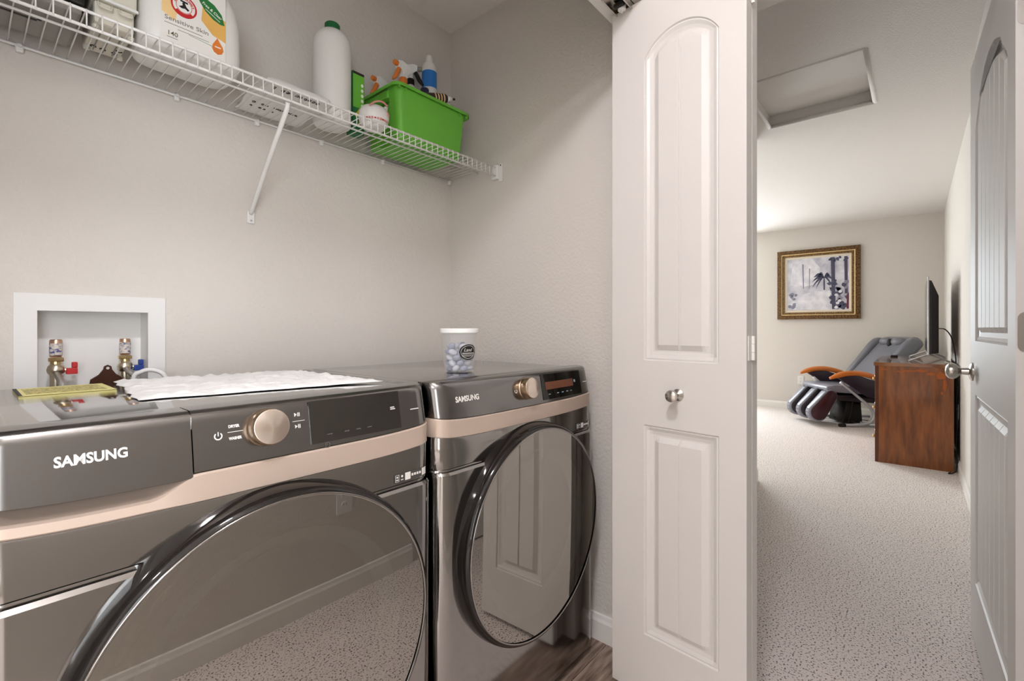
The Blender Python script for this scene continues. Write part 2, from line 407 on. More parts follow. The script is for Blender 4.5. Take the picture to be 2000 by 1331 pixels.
for z in (.10, 1.03, 1.94):
    bm = bmesh.new()
    for q in range(3): cyl(bm, (LEAFW+.004, LEAFT+.001, z-.031+q*.021), (LEAFW+.004, LEAFT+.001, z-.011+q*.021), .0042, n=10)
    box(bm, LEAFW-.0005, LEAFW+.0015, .010, LEAFT, z-.031, z+.031)
    h = obj('hinge', bm, 'trim', None); h.parent = l1
# ------------------------------------------------------------------ room door (beadboard panels)
H2, F2 = Vector((1.578, -.178)), Vector((2.392, -.157))
a3 = math.atan2(H2.y-F2.y, H2.x-F2.x)     # x local runs from free edge to hinge so that -y local faces the hall side
dr = thing('door_2', 'white panel door with beadboard panels standing open', 'door', (F2.x, F2.y, 0)); struct(dr); del dr['category']
W2 = (H2-F2).length
gr = [W2-.66+.098*i+.04 for i in range(6)]
u0, u1 = .125, W2-.095
gr = [u0+.052+(u1-u0-.104)*(i/6) for i in range(7)]
sl = obj('slab', door_face(W2, 2.03, .035, [dict(u0=u0, u1=u1, v0=.21, v1=.86, rise=0, grooves=gr), dict(u0=u0, u1=u1, v0=1.045, v1=1.76, rise=.14, grooves=gr)]), 'door')
sl.parent = dr; sl.rotation_euler = (0, 0, a3); sl.location = (0, 0, .012)
bm = bmesh.new(); lathe(bm, [(.032, 0), (.032, .004), (.026, .008), (.013, .011), (.0115, .030), (.017, .036), (.026, .044), (.0295, .054), (.027, .064), (.017, .071), (.002, .073)], (.066, 0, .935), (0, -1, 0), n=28)
kn2 = obj('knob', bm, 'nickel', None, angle=40); kn2.parent = sl
for z in (.23, 1.08, 1.83):
    bm = bmesh.new(); prism(bm, rrect(.003, .033, z-.046, z+.046, .014), (W2, 0, 0), (0, 1, 0), (0, 0, 1), -.0002, .002)
    cyl(bm, (W2+.004, .040, z-.046), (W2+.004, .040, z+.046), .006, n=10)
    h = obj('hinge', bm, 'nickel', None); h.parent = sl

# ================================================================== CEILING LIGHTS (out of frame; the entry one is an added fill)
def ceiling_lamp(x, y, m, label):
    t = thing('ceiling_light', label, 'light', (x, y, CZ-.09))
    bm = bmesh.new(); lathe(bm, [(.115, 0), (.115, .022), (.09, .026)], (x, y, CZ-.0265), n=32); obj('base', bm, 'nickel', t, angle=40)
    bm = bmesh.new(); lathe(bm, [(.002, -.062), (.035, -.058), (.066, -.045), (.088, -.025), (.1, 0)], (x, y, CZ-.0265), n=32, cap1=True); obj('dome', bm, m, t, smooth=True)
ceiling_lamp(.02, .10, 'glow', 'frosted dome light on the hall ceiling in front of the washer')
ceiling_lamp(-1.45, -.45, 'fill_glow', 'frosted dome fill light added on the entry ceiling behind the hall')  # extra lamp added out of view to brighten door leaf and end wall

# ================================================================== WASHER AND DRYER
FR, MW, TOPZ = .83, .686, .968
def machine(x0, washer):
    x1 = x0+MW; xc = x0+MW/2; R = .040
    if washer: t = thing('washing_machine', 'dark steel front load washing machine with a detergent drawer, left of the pair', 'washer', (xc, 1.15, 0))
    else: t = thing('clothes_dryer', 'dark steel clothes dryer with a clear cup on top, beside the end wall', 'dryer', (xc, 1.15, 0))
    def yf(x):
        e = min((x-x0)*(.04/.016 if washer else 1), x1-x); y = .0025*((x-xc)/(MW/2))**2
        if e < R: y += (R-math.sqrt(max(R*R-(R-e)**2, 0)))*.9
        return FR+y
    def zoff(x): return .011*abs((x-xc)/(MW/2))**5
    def samples(a, b):
        s = {a, b}
        for i in range(9):
            for q in (x0+R*(1-math.cos(PI/2*i/8)), x1-R*(1-math.cos(PI/2*i/8))): s.add(q)
        for i in range(25): s.add(x0+R+(MW-2*R)*i/24)
        o = []
        for q in sorted(s):
            if a-1e-6 <= q <= b+1e-6 and (not o or q-o[-1] > .0008): o.append(q)
        return o
    def piece(name, levels, m, a=None, b=None, parent=None):
        a = x0 if a is None else a; b = x1 if b is None else b
        xs = samples(a, b); bm = bmesh.new(); rings = []
        for z, dy, zw in levels:
            rings.append([Vector((x, yf(x)+dy, z+zw*zoff(x))) for x in xs]+[Vector((b, FR+.075, z)), Vector((a, FR+.075, z))])
        loft(bm, rings)
        return obj(name, bm, m, parent or t, angle=35)
    def psurf(x, z): return yf(x)+.016*max(0, (z-.878)/.092)
    def decal(name, polys, m, parent, fn=psurf, eps=.0012, th=.0006):
        bm = bmesh.new()
        for p in polys:
            loft(bm, [[Vector((x, fn(x, z)-e, z)) for x, z in p] for e in (eps-th, eps)])
        return obj(name, bm, m, parent)
    def decal_text(name, s, x, z, size, width, parent, bold=0, fn=psurf, m='white_ink', align='LEFT', eps=.0012):
        o = text_mesh(name, s, size, m, parent, (x, 0, z), (1, 0, 0), (0, 0, 1), bold=bold, width=width, align=align)
        for v in o.data.vertices: v.co.y = fn(v.co.x, v.co.z)-eps+(.0003 if v.co.y > -.0003 else 0)
        return o
    # carcass
    obj('cabinet', B(x0+.004, x1-.004, FR+.07, 1.488, .03, .946, bev=.006), 'body_dark', t)
    bm = bmesh.new(); xs = samples(x0, x1)
    def top_ring(z, ins):
        k = (MW/2-ins)/(MW/2)
        return [Vector((xc+(x-xc)*k, yf(x)+.017+ins, z)) for x in xs]+[Vector((x1-ins, 1.495-ins, z)), Vector((x0+ins, 1.495-ins, z))]
    loft(bm, [top_ring(.944, 0), top_ring(.962, 0), top_ring(.9665, .002), top_ring(TOPZ, .005)])
    tp = obj('top_panel', bm, 'steel_top', t, angle=30)
    bm = bmesh.new(); loft(bm, [top_ring(TOPZ, .024), top_ring(TOPZ+.0016, .0275)]); obj('top_inlay', bm, 'steel_top', tp, angle=30)
    for fx in (x0+.06, x1-.06):
        for fy in (FR+.11, 1.43):
            bm = bmesh.new(); lathe(bm, [(.022, 0), (.022, .01), (.012, .014), (.012, .034)], (fx, fy, .002 if fy > FR else 0), n=14); obj('foot', bm, 'black', t)
    # front panels
    lv = [(.8785, .004, 1), (.8805, .0005, 1), (.955, .0135, 0), (.9655, .0165, 0), (.9715, .023, 0), (.9725, .030, 0)]
    sx = x0+.218
    if washer:
        dw = piece('detergent_drawer', [(.871, .004, 1), (.8735, -.0025, 1)]+[(z, dy-.002, q) for z, dy, q in lv[2:]], 'panel_dark', a=x0, b=sx-.001)
        cp = piece('control_panel', lv, 'panel_dark', a=sx+.001)
    else:
        cp = piece('control_panel', lv, 'panel_dark'); dw = cp
    # rose gold strip
    xs = samples(x0, x1); bm = bmesh.new(); rings = []
    flat = [(.002, .8345), (-.003, .8365), (-.003, .876), (.0, .8785), (.05, .8785), (.05, .8345)]
    scoop = [(.000, .8360), (-.003, .8385), (.000, .850), (.030, .859), (.052, .874), (.054, .8360)]
    if washer:
        extra = [x0+.15+.006*i for i in range(16)]
        xs = sorted(set(xs+extra))
    for x in xs:
        wgt = 0
        if washer: wgt = max(0, min(1, (x0+.225-x)/.06)); wgt = wgt*wgt*(3-2*wgt)
        rings.append([Vector((x, yf(x)+fa*(1-wgt)+sa*wgt, (fz*(1-wgt)+sz*wgt)+zoff(x))) for (fa, fz), (sa, sz) in zip(flat, scoop)])
    loft(bm, rings); obj('accent_strip', bm, 'gold', t, angle=30)
    piece('upper_fascia', [(.7665, .002, 0), (.769, 0, 0), (.832, 0, 1), (.8355, .002, 1), (.8355, .02, 1)], 'steel')
    piece('seam', [(.7605, .006, 0), (.768, .006, 0)], 'chrome')
    piece('lower_front', [(.034, .008, 0), (.040, -.008, 0), (.756, -.010, 0), (.7615, -.004, 0), (.7625, .004, 0)], 'steel')
    piece('kick_plate', [(.012, .012, 0), (.034, .012, 0)], 'black')
    # door
    cz = .535
    d = thing_part('door', None, t)
    bm = bmesh.new()
    lathe(bm, [(.262, .020), (.299, .018), (.299, .004), (.2965, -.024), (.2940, -.036), (.2900, -.0425), (.2845, -.0455)], (xc, FR, cz), (0, 1, 0), n=96, cap0=False, cap1=False)
    ring = obj('door', bm, 'black_gloss', t, angle=40)
    bm = bmesh.new(); lathe(bm, [(.2850, -.0450), (.2840, -.0466), (.282, -.0468), (.2805, -.0455)], (xc, FR, cz), (0, 1, 0), n=96, cap0=False, cap1=False); obj('door_bezel', bm, 'dark_chrome', ring, smooth=True)
    bm = bmesh.new(); n = 96
    lathe(bm, [(.2815, -.0440), (.2, -.0452), (.1, -.0458), (.0005, -.046)], (xc, FR, cz), (0, 1, 0), n=n, cap0=False, cap1=True)
    tl = Matrix.Rotation(math.radians(.35), 3, 'X')
    for v in bm.verts:
        q = v.co-Vector((xc, FR-.046, cz)); v.co = Vector((xc, FR-.046, cz))+tl @ q
    obj('door_glass', bm, 'smoked_glass', ring, smooth=True)
    bm = bmesh.new(); lathe(bm, [(.225, .0), (.205, .012), (.19, .03), (.178, .06), (.16, .066)], (xc, FR-.035, cz), (0, 1, 0), n=64, cap0=False, cap1=True); obj('door_bowl', bm, 'bowl', ring, smooth=True)
    # logo, knob, display, legends
    if washer:
        decal_text('logo', 'SAMSUNG', .0775, .9215, .0185, .0745, dw, bold=.0006, eps=.0042)
        kx, kz = .338, .932
        decal('power_icon', [ring_seg(.2655, .929, .0042, .0060, 40, 320)], 'white_ink', cp); decal('power_icon', [[(.2649, .929), (.2661, .929), (.2661, .9355), (.2649, .9355)]], 'white_ink', cp)
        decal_text('legend', 'DRYER', .2805, .9395, .006, .0165, cp, bold=.0003); decal_text('legend', 'WASHER', .2805, .9205, .006, .0195, cp, bold=.0003)
        decal('legend_line', [[(.279, .9323), (.302, .9323), (.302, .9330), (.279, .9330)]], 'white_ink', cp)
        for z in (.9425, .9220):
            decal('play_icon', [[(q+.010, r) for q, r in pp] for pp in ([(.377, z), (.3815, z+.0033), (.377, z+.0066)], [(.3826, z), (.3840, z), (.3840, z+.0066), (.3826, z+.0066)], [(.3852, z), (.3866, z), (.3866, z+.0066), (.3852, z+.0066)])], 'white_ink', cp)
        decal('legend_line', [[(.383, .9340), (.405, .9340), (.405, .9347), (.383, .9347)]], 'white_ink', cp)
        dx0, dx1, dz0, dz1 = .414, .612, .889, .9655
    else:
        decal_text('logo', 'SAMSUNG', .774, .9215, .0185, .0795, dw, bold=.0006)
        kx, kz = 1.043, .929
        decal('power_icon', [ring_seg(.9985, .926, .0038, .0054, 40, 320)], 'white_ink', cp)
        decal('play_icon', [[(1.092, .926), (1.0965, .9293), (1.092, .9326)], [(1.0976, .926), (1.099, .926), (1.099, .9326), (1.0976, .9326)]], 'white_ink', cp)
        dx0, dx1, dz0, dz1 = 1.118, 1.330, .888, .962
    bm = bmesh.new(); p = rrect(dx0, dx1, dz0, dz1, .004)
    nx = 24; strips = [dx0+(dx1-dx0)*i/nx for i in range(nx+1)]
    loft(bm, [[Vector((x, psurf(x, z)-e, z)) for z, e in ((dz0, .0002), (dz0, .0014), (dz1, .0014), (dz1, .0002))] for x in strips])
    ds = obj('display', bm, 'display_w' if washer else 'display', cp, smooth=False)
    if washer:
        decal('display_mark', [[(.588, .9325), (.598, .9325), (.598, .9345), (.588, .9345)], [(.588, .929), (.600, .929), (.600, .931), (.588, .931)]], 'white_ink', ds, eps=.002)
        decal('display_mark', [[(.640, .922), (.662, .922), (.662, .9238), (.640, .9238)]], 'white_ink', cp)
        for i, xx in enumerate((.445, .480, .505, .530)):
            decal('touch_icon', [[(xx, .9015), (xx+.010, .9015), (xx+.010, .9030), (xx, .9030)]], 'grey_dim', ds, eps=.002)
        decal('touch_icon', [ring_seg(.444, .8835, .004, .0052, 0, 359)], 'grey_dim', cp)
    else:
        loftbox = [(1.135, .9165), (1.284, .9165), (1.284, .939), (1.135, .939)]
        decal('display_reflection', [loftbox], 'reflect_amber', ds, eps=.0022)  # reddish reflection put into colour as a flat panel
        decal('touch_icon', [[(1.290, .927), (1.298, .927), (1.298, .935), (1.290, .935)]], 'pale_blue', ds, eps=.0022)
        for xx in (1.145, 1.19, 1.215, 1.24, 1.262):
            decal('touch_icon', [[(xx, .9015), (xx+.010, .9015), (xx+.010, .9035), (xx, .9035)]], 'pale_blue', ds, eps=.0022)
        decal('display_mark', [[(1.345, .922), (1.368, .922), (1.368, .9238), (1.345, .9238)]], 'white_ink', cp)
    yk = psurf(kx, kz)
    bm = bmesh.new(); axn = Vector((0, -.986, .168))
    lathe(bm, [(.0315, -.002), (.0315, .002), (.030, .004), (.0305, .006), (.0300, .024), (.0285, .0262)], (kx, yk, kz), axn, n=48, cap1=False)
    kb = obj('knob', bm, 'knob_side', cp, angle=35)
    bm = bmesh.new(); lathe(bm, [(.0285, .0262), (.0275, .0267), (.0003, .0267)], (kx, yk, kz), axn, n=48, cap0=False); obj('knob_face', bm, 'knobface_w' if washer else 'knobface_d', kb, angle=30)
    # feature sticker at the corner of the fascia
    fs = lambda x, z: yf(x)
    sx0 = x1-.106; stk = decal('sticker', [[(sx0+.09*i/12, .7735), (sx0+.09*(i+1)/12, .7735), (sx0+.09*(i+1)/12, .791), (sx0+.09*i/12, .791)] for i in range(12)], 'sticker_dark', t, fn=fs, eps=.0010, th=.0004)
    for pq in ([[(sx0+.028, .7745), (sx0+.034, .7745), (sx0+.034, .790), (sx0+.028, .790)], [(sx0+.034, .7745), (sx0+.042, .7745), (sx0+.042, .790), (sx0+.034, .790)]], [[(sx0+.074, .7745), (sx0+.080, .7745), (sx0+.080, .790), (sx0+.074, .790)], [(sx0+.080, .7745), (sx0+.088, .7745), (sx0+.088, .790), (sx0+.080, .790)]]): decal('sticker_mark', pq, 'white_ink', stk, fn=fs, eps=.0016)
    for pq in ([[(sx0+.003, .775), (sx0+.012, .775), (sx0+.012, .7755), (sx0+.003, .7755)], [(sx0+.003, .789), (sx0+.012, .789), (sx0+.012, .7895), (sx0+.003, .7895)], [(sx0+.003, .775), (sx0+.0036, .775), (sx0+.0036, .7895), (sx0+.003, .7895)], [(sx0+.0114, .775), (sx0+.012, .775), (sx0+.012, .7895), (sx0+.0114, .7895)], ell(sx0+.0075, .7845, .002, .002, 12), [(sx0+.005, .778), (sx0+.010, .778), (sx0+.010, .780), (sx0+.005, .780)], ell(sx0+.020, .785, .0025, .0025, 12), [(sx0+.017, .777), (sx0+.023, .777), (sx0+.023, .7785), (sx0+.017, .7785)]]
          + [[(sx0+.045+i*.007, .780), (sx0+.0495+i*.007, .780), (sx0+.0495+i*.007, .785), (sx0+.045+i*.007, .785)] for i in range(4)]): decal('sticker_mark', [pq], 'white_ink', stk, fn=fs, eps=.0016)
    return t
def thing_part(*a): return None
def ring_seg(cx, cz, r0, r1, a0, a1, n=20):
    P = []
    for r, rng in ((r1, range(n+1)), (r0, range(n, -1, -1))):
        for i in rng:
            a = math.radians(90+a0+(a1-a0)*i/n); P.append((cx+r*math.cos(a), cz+r*math.sin(a)))
    return P
mat('grey_dim', '5a5753', .5); mat('reflect_amber', '6e4432', .2); mat('pale_blue', '8fa6b4', .5); mat('sticker_dark', '4c4a47', .25)
mat('bowl', 'a9b3aa', .12); mat('knob_side', (.42, .30, .20), .3, 1.0)
def knobface(name, kx, kz):
    m = mat(name, (.86, .75, .66), .26, 1.0); nt = m.node_tree; b = nt.nodes['Principled BSDF']
    b.inputs['Anisotropic'].default_value = .85
    tg = nt.nodes.new('ShaderNodeTangent'); tg.direction_type = 'RADIAL'; tg.axis = 'Y'
    # concentric brushing round the knob's own axis
    geo = nt.nodes.new('ShaderNodeNewGeometry'); vs = nt.nodes.new('ShaderNodeVectorMath'); vs.operation = 'SUBTRACT'
    vs.inputs[1].default_value = (kx, FR, kz); nt.links.new(geo.outputs['Position'], vs.inputs[0])
    cr = nt.nodes.new('ShaderNodeVectorMath'); cr.operation = 'CROSS_PRODUCT'; cr.inputs[1].default_value = (0, 1, 0)
    nt.links.new(vs.outputs[0], cr.inputs[0])
    nm = nt.nodes.new('ShaderNodeVectorMath'); nm.operation = 'NORMALIZE'; nt.links.new(cr.outputs[0], nm.inputs[0]); nt.links.new(nm.outputs[0], b.inputs['Tangent'])
knobface('knobface_w', .338, .932); knobface('knobface_d', 1.043, .929)
machine(.012, True)
machine(.713, False)

# ================================================================== OUTLET BOX, VALVES, HOSES
ob = thing('washer_outlet_box', 'white recessed washing machine outlet box set in the wall', 'outlet box', (.231, BY, 1.05))
bm = bmesh.new()
ox0, ox1, oz0, oz1 = .082, .380, .90, 1.186
for a in ((ox0, hx0+.004, oz0, oz1), (hx1-.004, ox1, oz0, oz1), (hx0+.004, hx1-.004, hz1-.004, oz1), (hx0+.004, hx1-.004, oz0, hz0+.004)):
    box(bm, a[0], a[1], BY-.006, BY-.0003, a[2], a[3])
obj('faceplate', bm, 'white_plastic', ob)
bm = bmesh.new(); D = .082
box(bm, hx0+.001, hx1-.001, BY+D-.004, BY+D, hz0+.001, hz1-.001); box(bm, hx0+.001, hx0+.004, BY-.002, BY+D-.004, hz0+.001, hz1-.001); box(bm, hx1-.004, hx1-.001, BY-.002, BY+D-.004, hz0+.001, hz1-.001)
box(bm, hx0+.004, hx1-.004, BY-.002, BY+D-.004, hz0+.001, hz0+.004); box(bm, hx0+.004, hx1-.004, BY-.002, BY+D-.004, hz1-.004, hz1-.001)
obj('recess', bm, 'white_plastic', ob)
VY = 1.665
def valve(x, hm, label, side):
    t = thing('shutoff_valve', label, 'valve', (x, VY, .96), 'hot and cold valves in the outlet box')
    bm = bmesh.new(); lathe(bm, [(.0105, 0), (.0125, .003), (.0125, .042), (.0105, .045)], (x, VY, 1.027), n=20); ar = obj('hammer_arrestor', bm, 'copper', t, angle=40)
    bm = bmesh.new(); lathe(bm, [(.0128, 0), (.0128, .030)], (x, VY, 1.032), n=20, cap0=False, cap1=False); obj('arrestor_label', bm, 'label_blue', ar, smooth=True)
    bm = bmesh.new(); lathe(bm, [(.0158, 0), (.0165, .002), (.0165, .007), (.0158, .009)], (x, VY, 1.016), n=6); lathe(bm, [(.011, 0), (.011, .012)], (x, VY, 1.006), n=16); obj('hex_nut', bm, 'brass', t)
    bm = bmesh.new(); lathe(bm, [(.010, 0), (.0165, .008), (.018, .016), (.0155, .025), (.011, .030)], (x, VY, .979), n=20); lathe(bm, [(.012, 0), (.012, .03)], (x, VY, .952), n=16); cyl(bm, (x, VY, .995), (x+.024, VY-.004, .993), .0055); obj('valve_body', bm, 'valve_metal', t, angle=40)
    bm = bmesh.new(); box(bm, x+.018, x+.040, VY-.012, VY+.004, .982, .998, bev=.002); box(bm, x+.029, x+.040, VY-.011, VY+.003, .998, 1.013, bev=.002); obj('valve_handle', bm, hm, t)
mat('label_blue', 'd8cfc4', .4, var=(90, '49508a', 2, (1, 1, 2), .5, .62))
valve(.159, 'red', 'brass hot water valve with a red handle in the white box', 0)
valve(.297, 'blue', 'brass cold water valve with a blue handle in the white box', 1)
def hose(name, pts, r, m, label):
    bm = bmesh.new(); tube(bm, smooth_pts(pts, 8), r, 10); return tag(obj(name, bm, m, smooth=True), label, 'hose')
hose('supply_hose', [(.159, VY-.010, .985), (.163, VY-.034, .972), (.166, 1.606, .952), (.170, 1.575, .90), (.172, 1.535, .78), (.17, 1.52, .6)], .0075, 'braid', 'braided steel hose leaving the valve with the red handle')
hose('supply_hose', [(.297, VY-.012, .990), (.304, VY-.034, .978), (.316, 1.606, .958), (.325, 1.575, .90), (.328, 1.535, .78), (.33, 1.52, .6)], .0075, 'braid', 'braided steel hose leaving the valve with the blue handle')
bm = bmesh.new(); prism(bm, [(-.036, -.012), (.036, -.012), (.034, .004), (.018, .016), (.009, .03), (.0075, .038), (0, .042), (-.0075, .038), (-.009, .03), (-.018, .016), (-.034, .004)], (.255, 1.640, .962), (1, 0, 0), (0, -.15, .99), 0, .006)
pg = thing('drain_plug', 'dark brown rubber drain plug with an eyelet tab between the valves', 'plug', (.255, 1.64, .95))
obj('tab', bm, 'brown_rubber', pg)
bm = bmesh.new(); prism(bm, ell(.0, .034, .0035, .0035, 14), (.255, 1.640, .962), (1, 0, 0), (0, -.15, .99), .006, .0068); obj('eyelet', bm, 'white_plastic', pg)
bm = bmesh.new(); lathe(bm, [(.036, -.02), (.034, 0), (.02, .006)], (.255, 1.665, .952), n=20); obj('cone', bm, 'brown_rubber', pg, smooth=True)
hose('drain_hose', [(.300, 1.590, .80), (.300, 1.588, .955), (.318, 1.580, .984), (.345, 1.572, .986), (.366, 1.564, .968), (.374, 1.552, .92), (.376, 1.54, .8)], .006, 'white_plastic', 'thin white plastic hose looping up beside the valve with the blue handle')
# ================================================================== ON THE MACHINES
T1 = TOPZ+.0017
bm = bmesh.new(); box(bm, .072, .218, 1.30, 1.462, T1, T1+.0006); st = obj('energy_label', bm, 'yellow', None); tag(st, 'yellow printed label lying flat on the washer top', 'label')
mat('yellow_print', 'cfc27a', .6, var=(60, 'a39a5c', 2, (3, 1, 1), .45, .6))
bm = bmesh.new(); box(bm, .084, .206, 1.322, 1.440, T1+.0006, T1+.0010); obj('print_area', bm, 'yellow_print', st)
bm = bmesh.new(); box(bm, .072, .078, 1.30, 1.462, T1+.0006, T1+.0010); obj('black_edge', bm, 'ink_black', st)
# crinkled white paper sheet
def sheet():
    bm = bmesh.new(); nu, nv = 90, 56
    A, Bq, Cq, Dq = Vector((.245, 1.458)), Vector((.205, 1.055)), Vector((.668, .985)), Vector((.655, 1.40))
    G = []
    for i in range(nu+1):
        row = []
        for j in range(nv+1):
            u, v = i/nu, j/nv
            p = (A*(1-v)+Bq*v)*(1-u)+(Dq*(1-v)+Cq*v)*u
            e = min(u, 1-u, v, 1-v)
            jit = .010*noise.noise(Vector((p.x*18, p.y*18, 3)))
            p = p+Vector((jit, -jit))*(1 if e < .02 else .3)
            z = .0016+.0075*abs(noise.noise(Vector((p.x*16, p.y*30, 1.2))))+.005*noise.noise(Vector((p.x*55, p.y*80, 4)))+.003*max(0, noise.noise(Vector((p.x*7, p.y*7, 9))))+.0065*abs(noise.noise(Vector((p.x*9, p.y*60, 6))))
            if e < .03: z *= .08+.92*e/.03
            row.append(bm.verts.new((p.x, p.y, T1+max(z, .0012)+.0006)))
        G.append(row)
    for i in range(nu):
        for j in range(nv): bm.faces.new((G[i][j], G[i+1][j], G[i+1][j+1], G[i][j+1]))
    o = obj('paper_sheet', bm, 'paper', smooth=True)
    md = o.modifiers.new('thick', 'SOLIDIFY'); md.thickness = .0006; md.offset = 1
    tag(o, 'crumpled white paper sheet spread over the washer top', 'paper')
sheet()
# plastic tub
CX, CY, CB = .966, 1.031, TOPZ+.0016
cp_ = thing('plastic_tub', 'clear plastic tub with a white lid and black oval label on the dryer', 'tub', (CX, CY, CB))
bm = bmesh.new(); lathe(bm, [(.040, 0), (.0435, .002), (.0445, .006), (.054, .122), (.0525, .122), (.043, .008), (.001, .004)], (CX, CY, CB), n=48, cap0=True, cap1=True); obj('tub_wall', bm, 'clear', cp_, angle=40)
bm = bmesh.new(); lathe(bm, [(.0555, .117), (.0572, .118), (.0575, .129), (.0560, .1305), (.051, .1305), (.050, .128), (.001, .128)], (CX, CY, CB), n=48, cap0=False); obj('lid', bm, 'lid', cp_, angle=40)
def tub_pt(a, h, e): r = .0445+(.054-.0445)*(h-.006)/.116+e; return Vector((CX+r*math.cos(a), CY+r*math.sin(a), CB+h))
def on_tub(name, polys, m, parent, e0, e1):
    bm = bmesh.new()
    for p in polys: loft(bm, [[tub_pt(LA+x/.05, .062+y, e) for x, y in p] for e in (e0, e1)])
    return obj(name, bm, m, parent)
LA = math.radians(-100)
def strip_ell(rx, ry, n=14): # vertical strips so the label wraps round the tub
    out = []
    for i in range(n):
        xa, xb = -rx+2*rx*i/n, -rx+2*rx*(i+1)/n; ya, yb = [ry*math.sqrt(max(1-(q/rx)**2, .0004)) for q in (xa, xb)]
        out.append([(xa, -ya), (xb, -yb), (xb, yb), (xa, ya)])
    return out
lb = on_tub('label', strip_ell(.030, .0225), 'ink_black', cp_, .0003, .0006)
on_tub('label_ring', [[(a*1, b*1) for a, b in ((.0245*math.cos(t), .019*math.sin(t)), (.0245*math.cos(t+.12), .019*math.sin(t+.12)), (.0236*math.cos(t+.12), .018*math.sin(t+.12)), (.0236*math.cos(t), .018*math.sin(t)))] for t in [i*2*PI/50 for i in range(50)]], 'white_ink', lb, .0006, .0009)
tx = text_mesh('label_text', 'Land', .0135, 'white_ink', lb, (0, 0, 0), (1, 0, 0), (0, 1, 0), shear=.3)
for v in tx.data.vertices: v.co = tub_pt(LA+(v.co.x-.016)/.05, .064+v.co.y, .0008+.0002*(v.co.z > .0003))
on_tub('label_line', [[(-.02+.004*i, y), (-.0165+.004*i, y), (-.0165+.004*i, y+h), (-.02+.004*i, y+h)] for y, h in ((-.0045, .0022), (-.009, .0014), (-.0125, .0010)) for i in range(10)], 'white_ink', lb, .0006, .0009)
pi_ = 0
pods = []
for ring, (h, nn, rr) in enumerate(((.013, 7, .0275), (.014, 2, .010), (.029, 7, .0285), (.030, 2, .010), (.045, 7, .0295), (.046, 2, .011), (.061, 7, .0305), (.062, 2, .011), (.077, 5, .029), (.080, 2, .010))):
    for i in range(nn):
        a = 2*PI*i/nn+ring*.7
        bm = bmesh.new(); q = Matrix.Rotation(random.uniform(-.9, .9), 3, 'X') @ Matrix.Rotation(random.uniform(0, 3), 3, 'Z')
        blob(bm, (CX+rr*math.cos(a), CY+rr*math.sin(a), CB+h), .0138, .0120, .0080, 10, 7, rot=q)
        o = obj('laundry_pod', bm, 'pod' if (i+ring) % 2 else 'pod2', smooth=True)
        tag(o, 'small glossy pod inside the clear tub with the white lid, '+('blue grey' if (i+ring) % 2 else 'pale grey')+' one', 'pod', 'blue grey pods in the clear tub' if (i+ring) % 2 else 'pale grey pods in the clear tub')

# ================================================================== WIRE SHELF
SZ, SF = 1.778, 1.335
sh = thing('wire_shelf', 'white ventilated wire shelf running along the closet back wall', 'shelf', (.6, BY, SZ))
XS0, XS1 = LX+.004, EX-.012
for nm, y, z, r in (('front_rail', SF, SZ-.004, .0034), ('lip_rail', SF-.001, SZ-.038, .0034), ('support_rail', 1.44, SZ-.0045, .0030), ('back_rail', BY-.009, SZ-.0045, .0034)):
    bm = bmesh.new(); cyl(bm, (XS0, y, z), (XS1, y, z), r, n=10); obj(nm, bm, 'wire_white', sh, smooth=True)
bm = bmesh.new(); tube(bm, [(0, BY-.010, SZ), (0, 1.5, SZ), (0, SF+.002, SZ), (0, SF-.002, SZ-.0015), (0, SF-.0038, SZ-.006), (0, SF-.0042, SZ-.040)], .0015, 6)
w0 = obj('wire', bm, 'wire_white', sh, smooth=True); xw = .0724-.0254*19
first = True
while xw < XS1:
    if xw > XS0:
        o = w0 if first else w0.copy()
        if not first: C.objects.link(o)
        o.location = (xw, 0, 0); first = False
    xw += .0254
for cx_ in (.092, .406, .625, .843, 1.10, 1.456, -.22):
    bm = bmesh.new(); box(bm, cx_-.007, cx_+.007, BY-.014, BY, SZ-.020, SZ-.001, bev=.003); cyl(bm, (cx_, BY-.020, SZ-.007), (cx_, BY-.012, SZ-.007), .004, n=8)
    obj('wall_clip', bm, 'wire_white', sh)
bm = bmesh.new(); box(bm, EX-.016, EX-.0005, SF-.012, SF+.022, SZ-.052, SZ+.008, bev=.003); box(bm, EX-.006, EX-.0005, SF-.030, SF-.012, SZ-.064, SZ+.012, bev=.002)
eb = obj('end_bracket', bm, 'white_plastic', sh)
bm = bmesh.new(); cyl(bm, (EX-.007, SF-.022, SZ+.004), (EX-.005, SF-.022, SZ+.004), .003, n=10); obj('screw', bm, 'black', eb)
# brace
pb0, pb1 = Vector((.598, SF+.003, SZ-.043)), Vector((.607, BY-.006, 1.468))
bm = bmesh.new(); tube(bm, [pb0, (.599, SF+.008, SZ-.056), pb0.lerp(pb1, .5), pb0.lerp(pb1, .97), pb1], [.006, .0068, .0068, .0068, .005], 10)
br = obj('brace', bm, 'wire_white', sh, smooth=True)
bm = bmesh.new(); box(bm, .597, .619, BY-.008, BY-.0005, 1.438, 1.478, bev=.0025); obj('brace_foot', bm, 'wire_white', br)
bm = bmesh.new(); cyl(bm, (.608, BY-.0095, 1.447), (.608, BY-.0075, 1.447), .0035, n=10); obj('brace_screw', bm, 'greyplastic', br)
TZ = SZ+.0018        # top of the deck wires

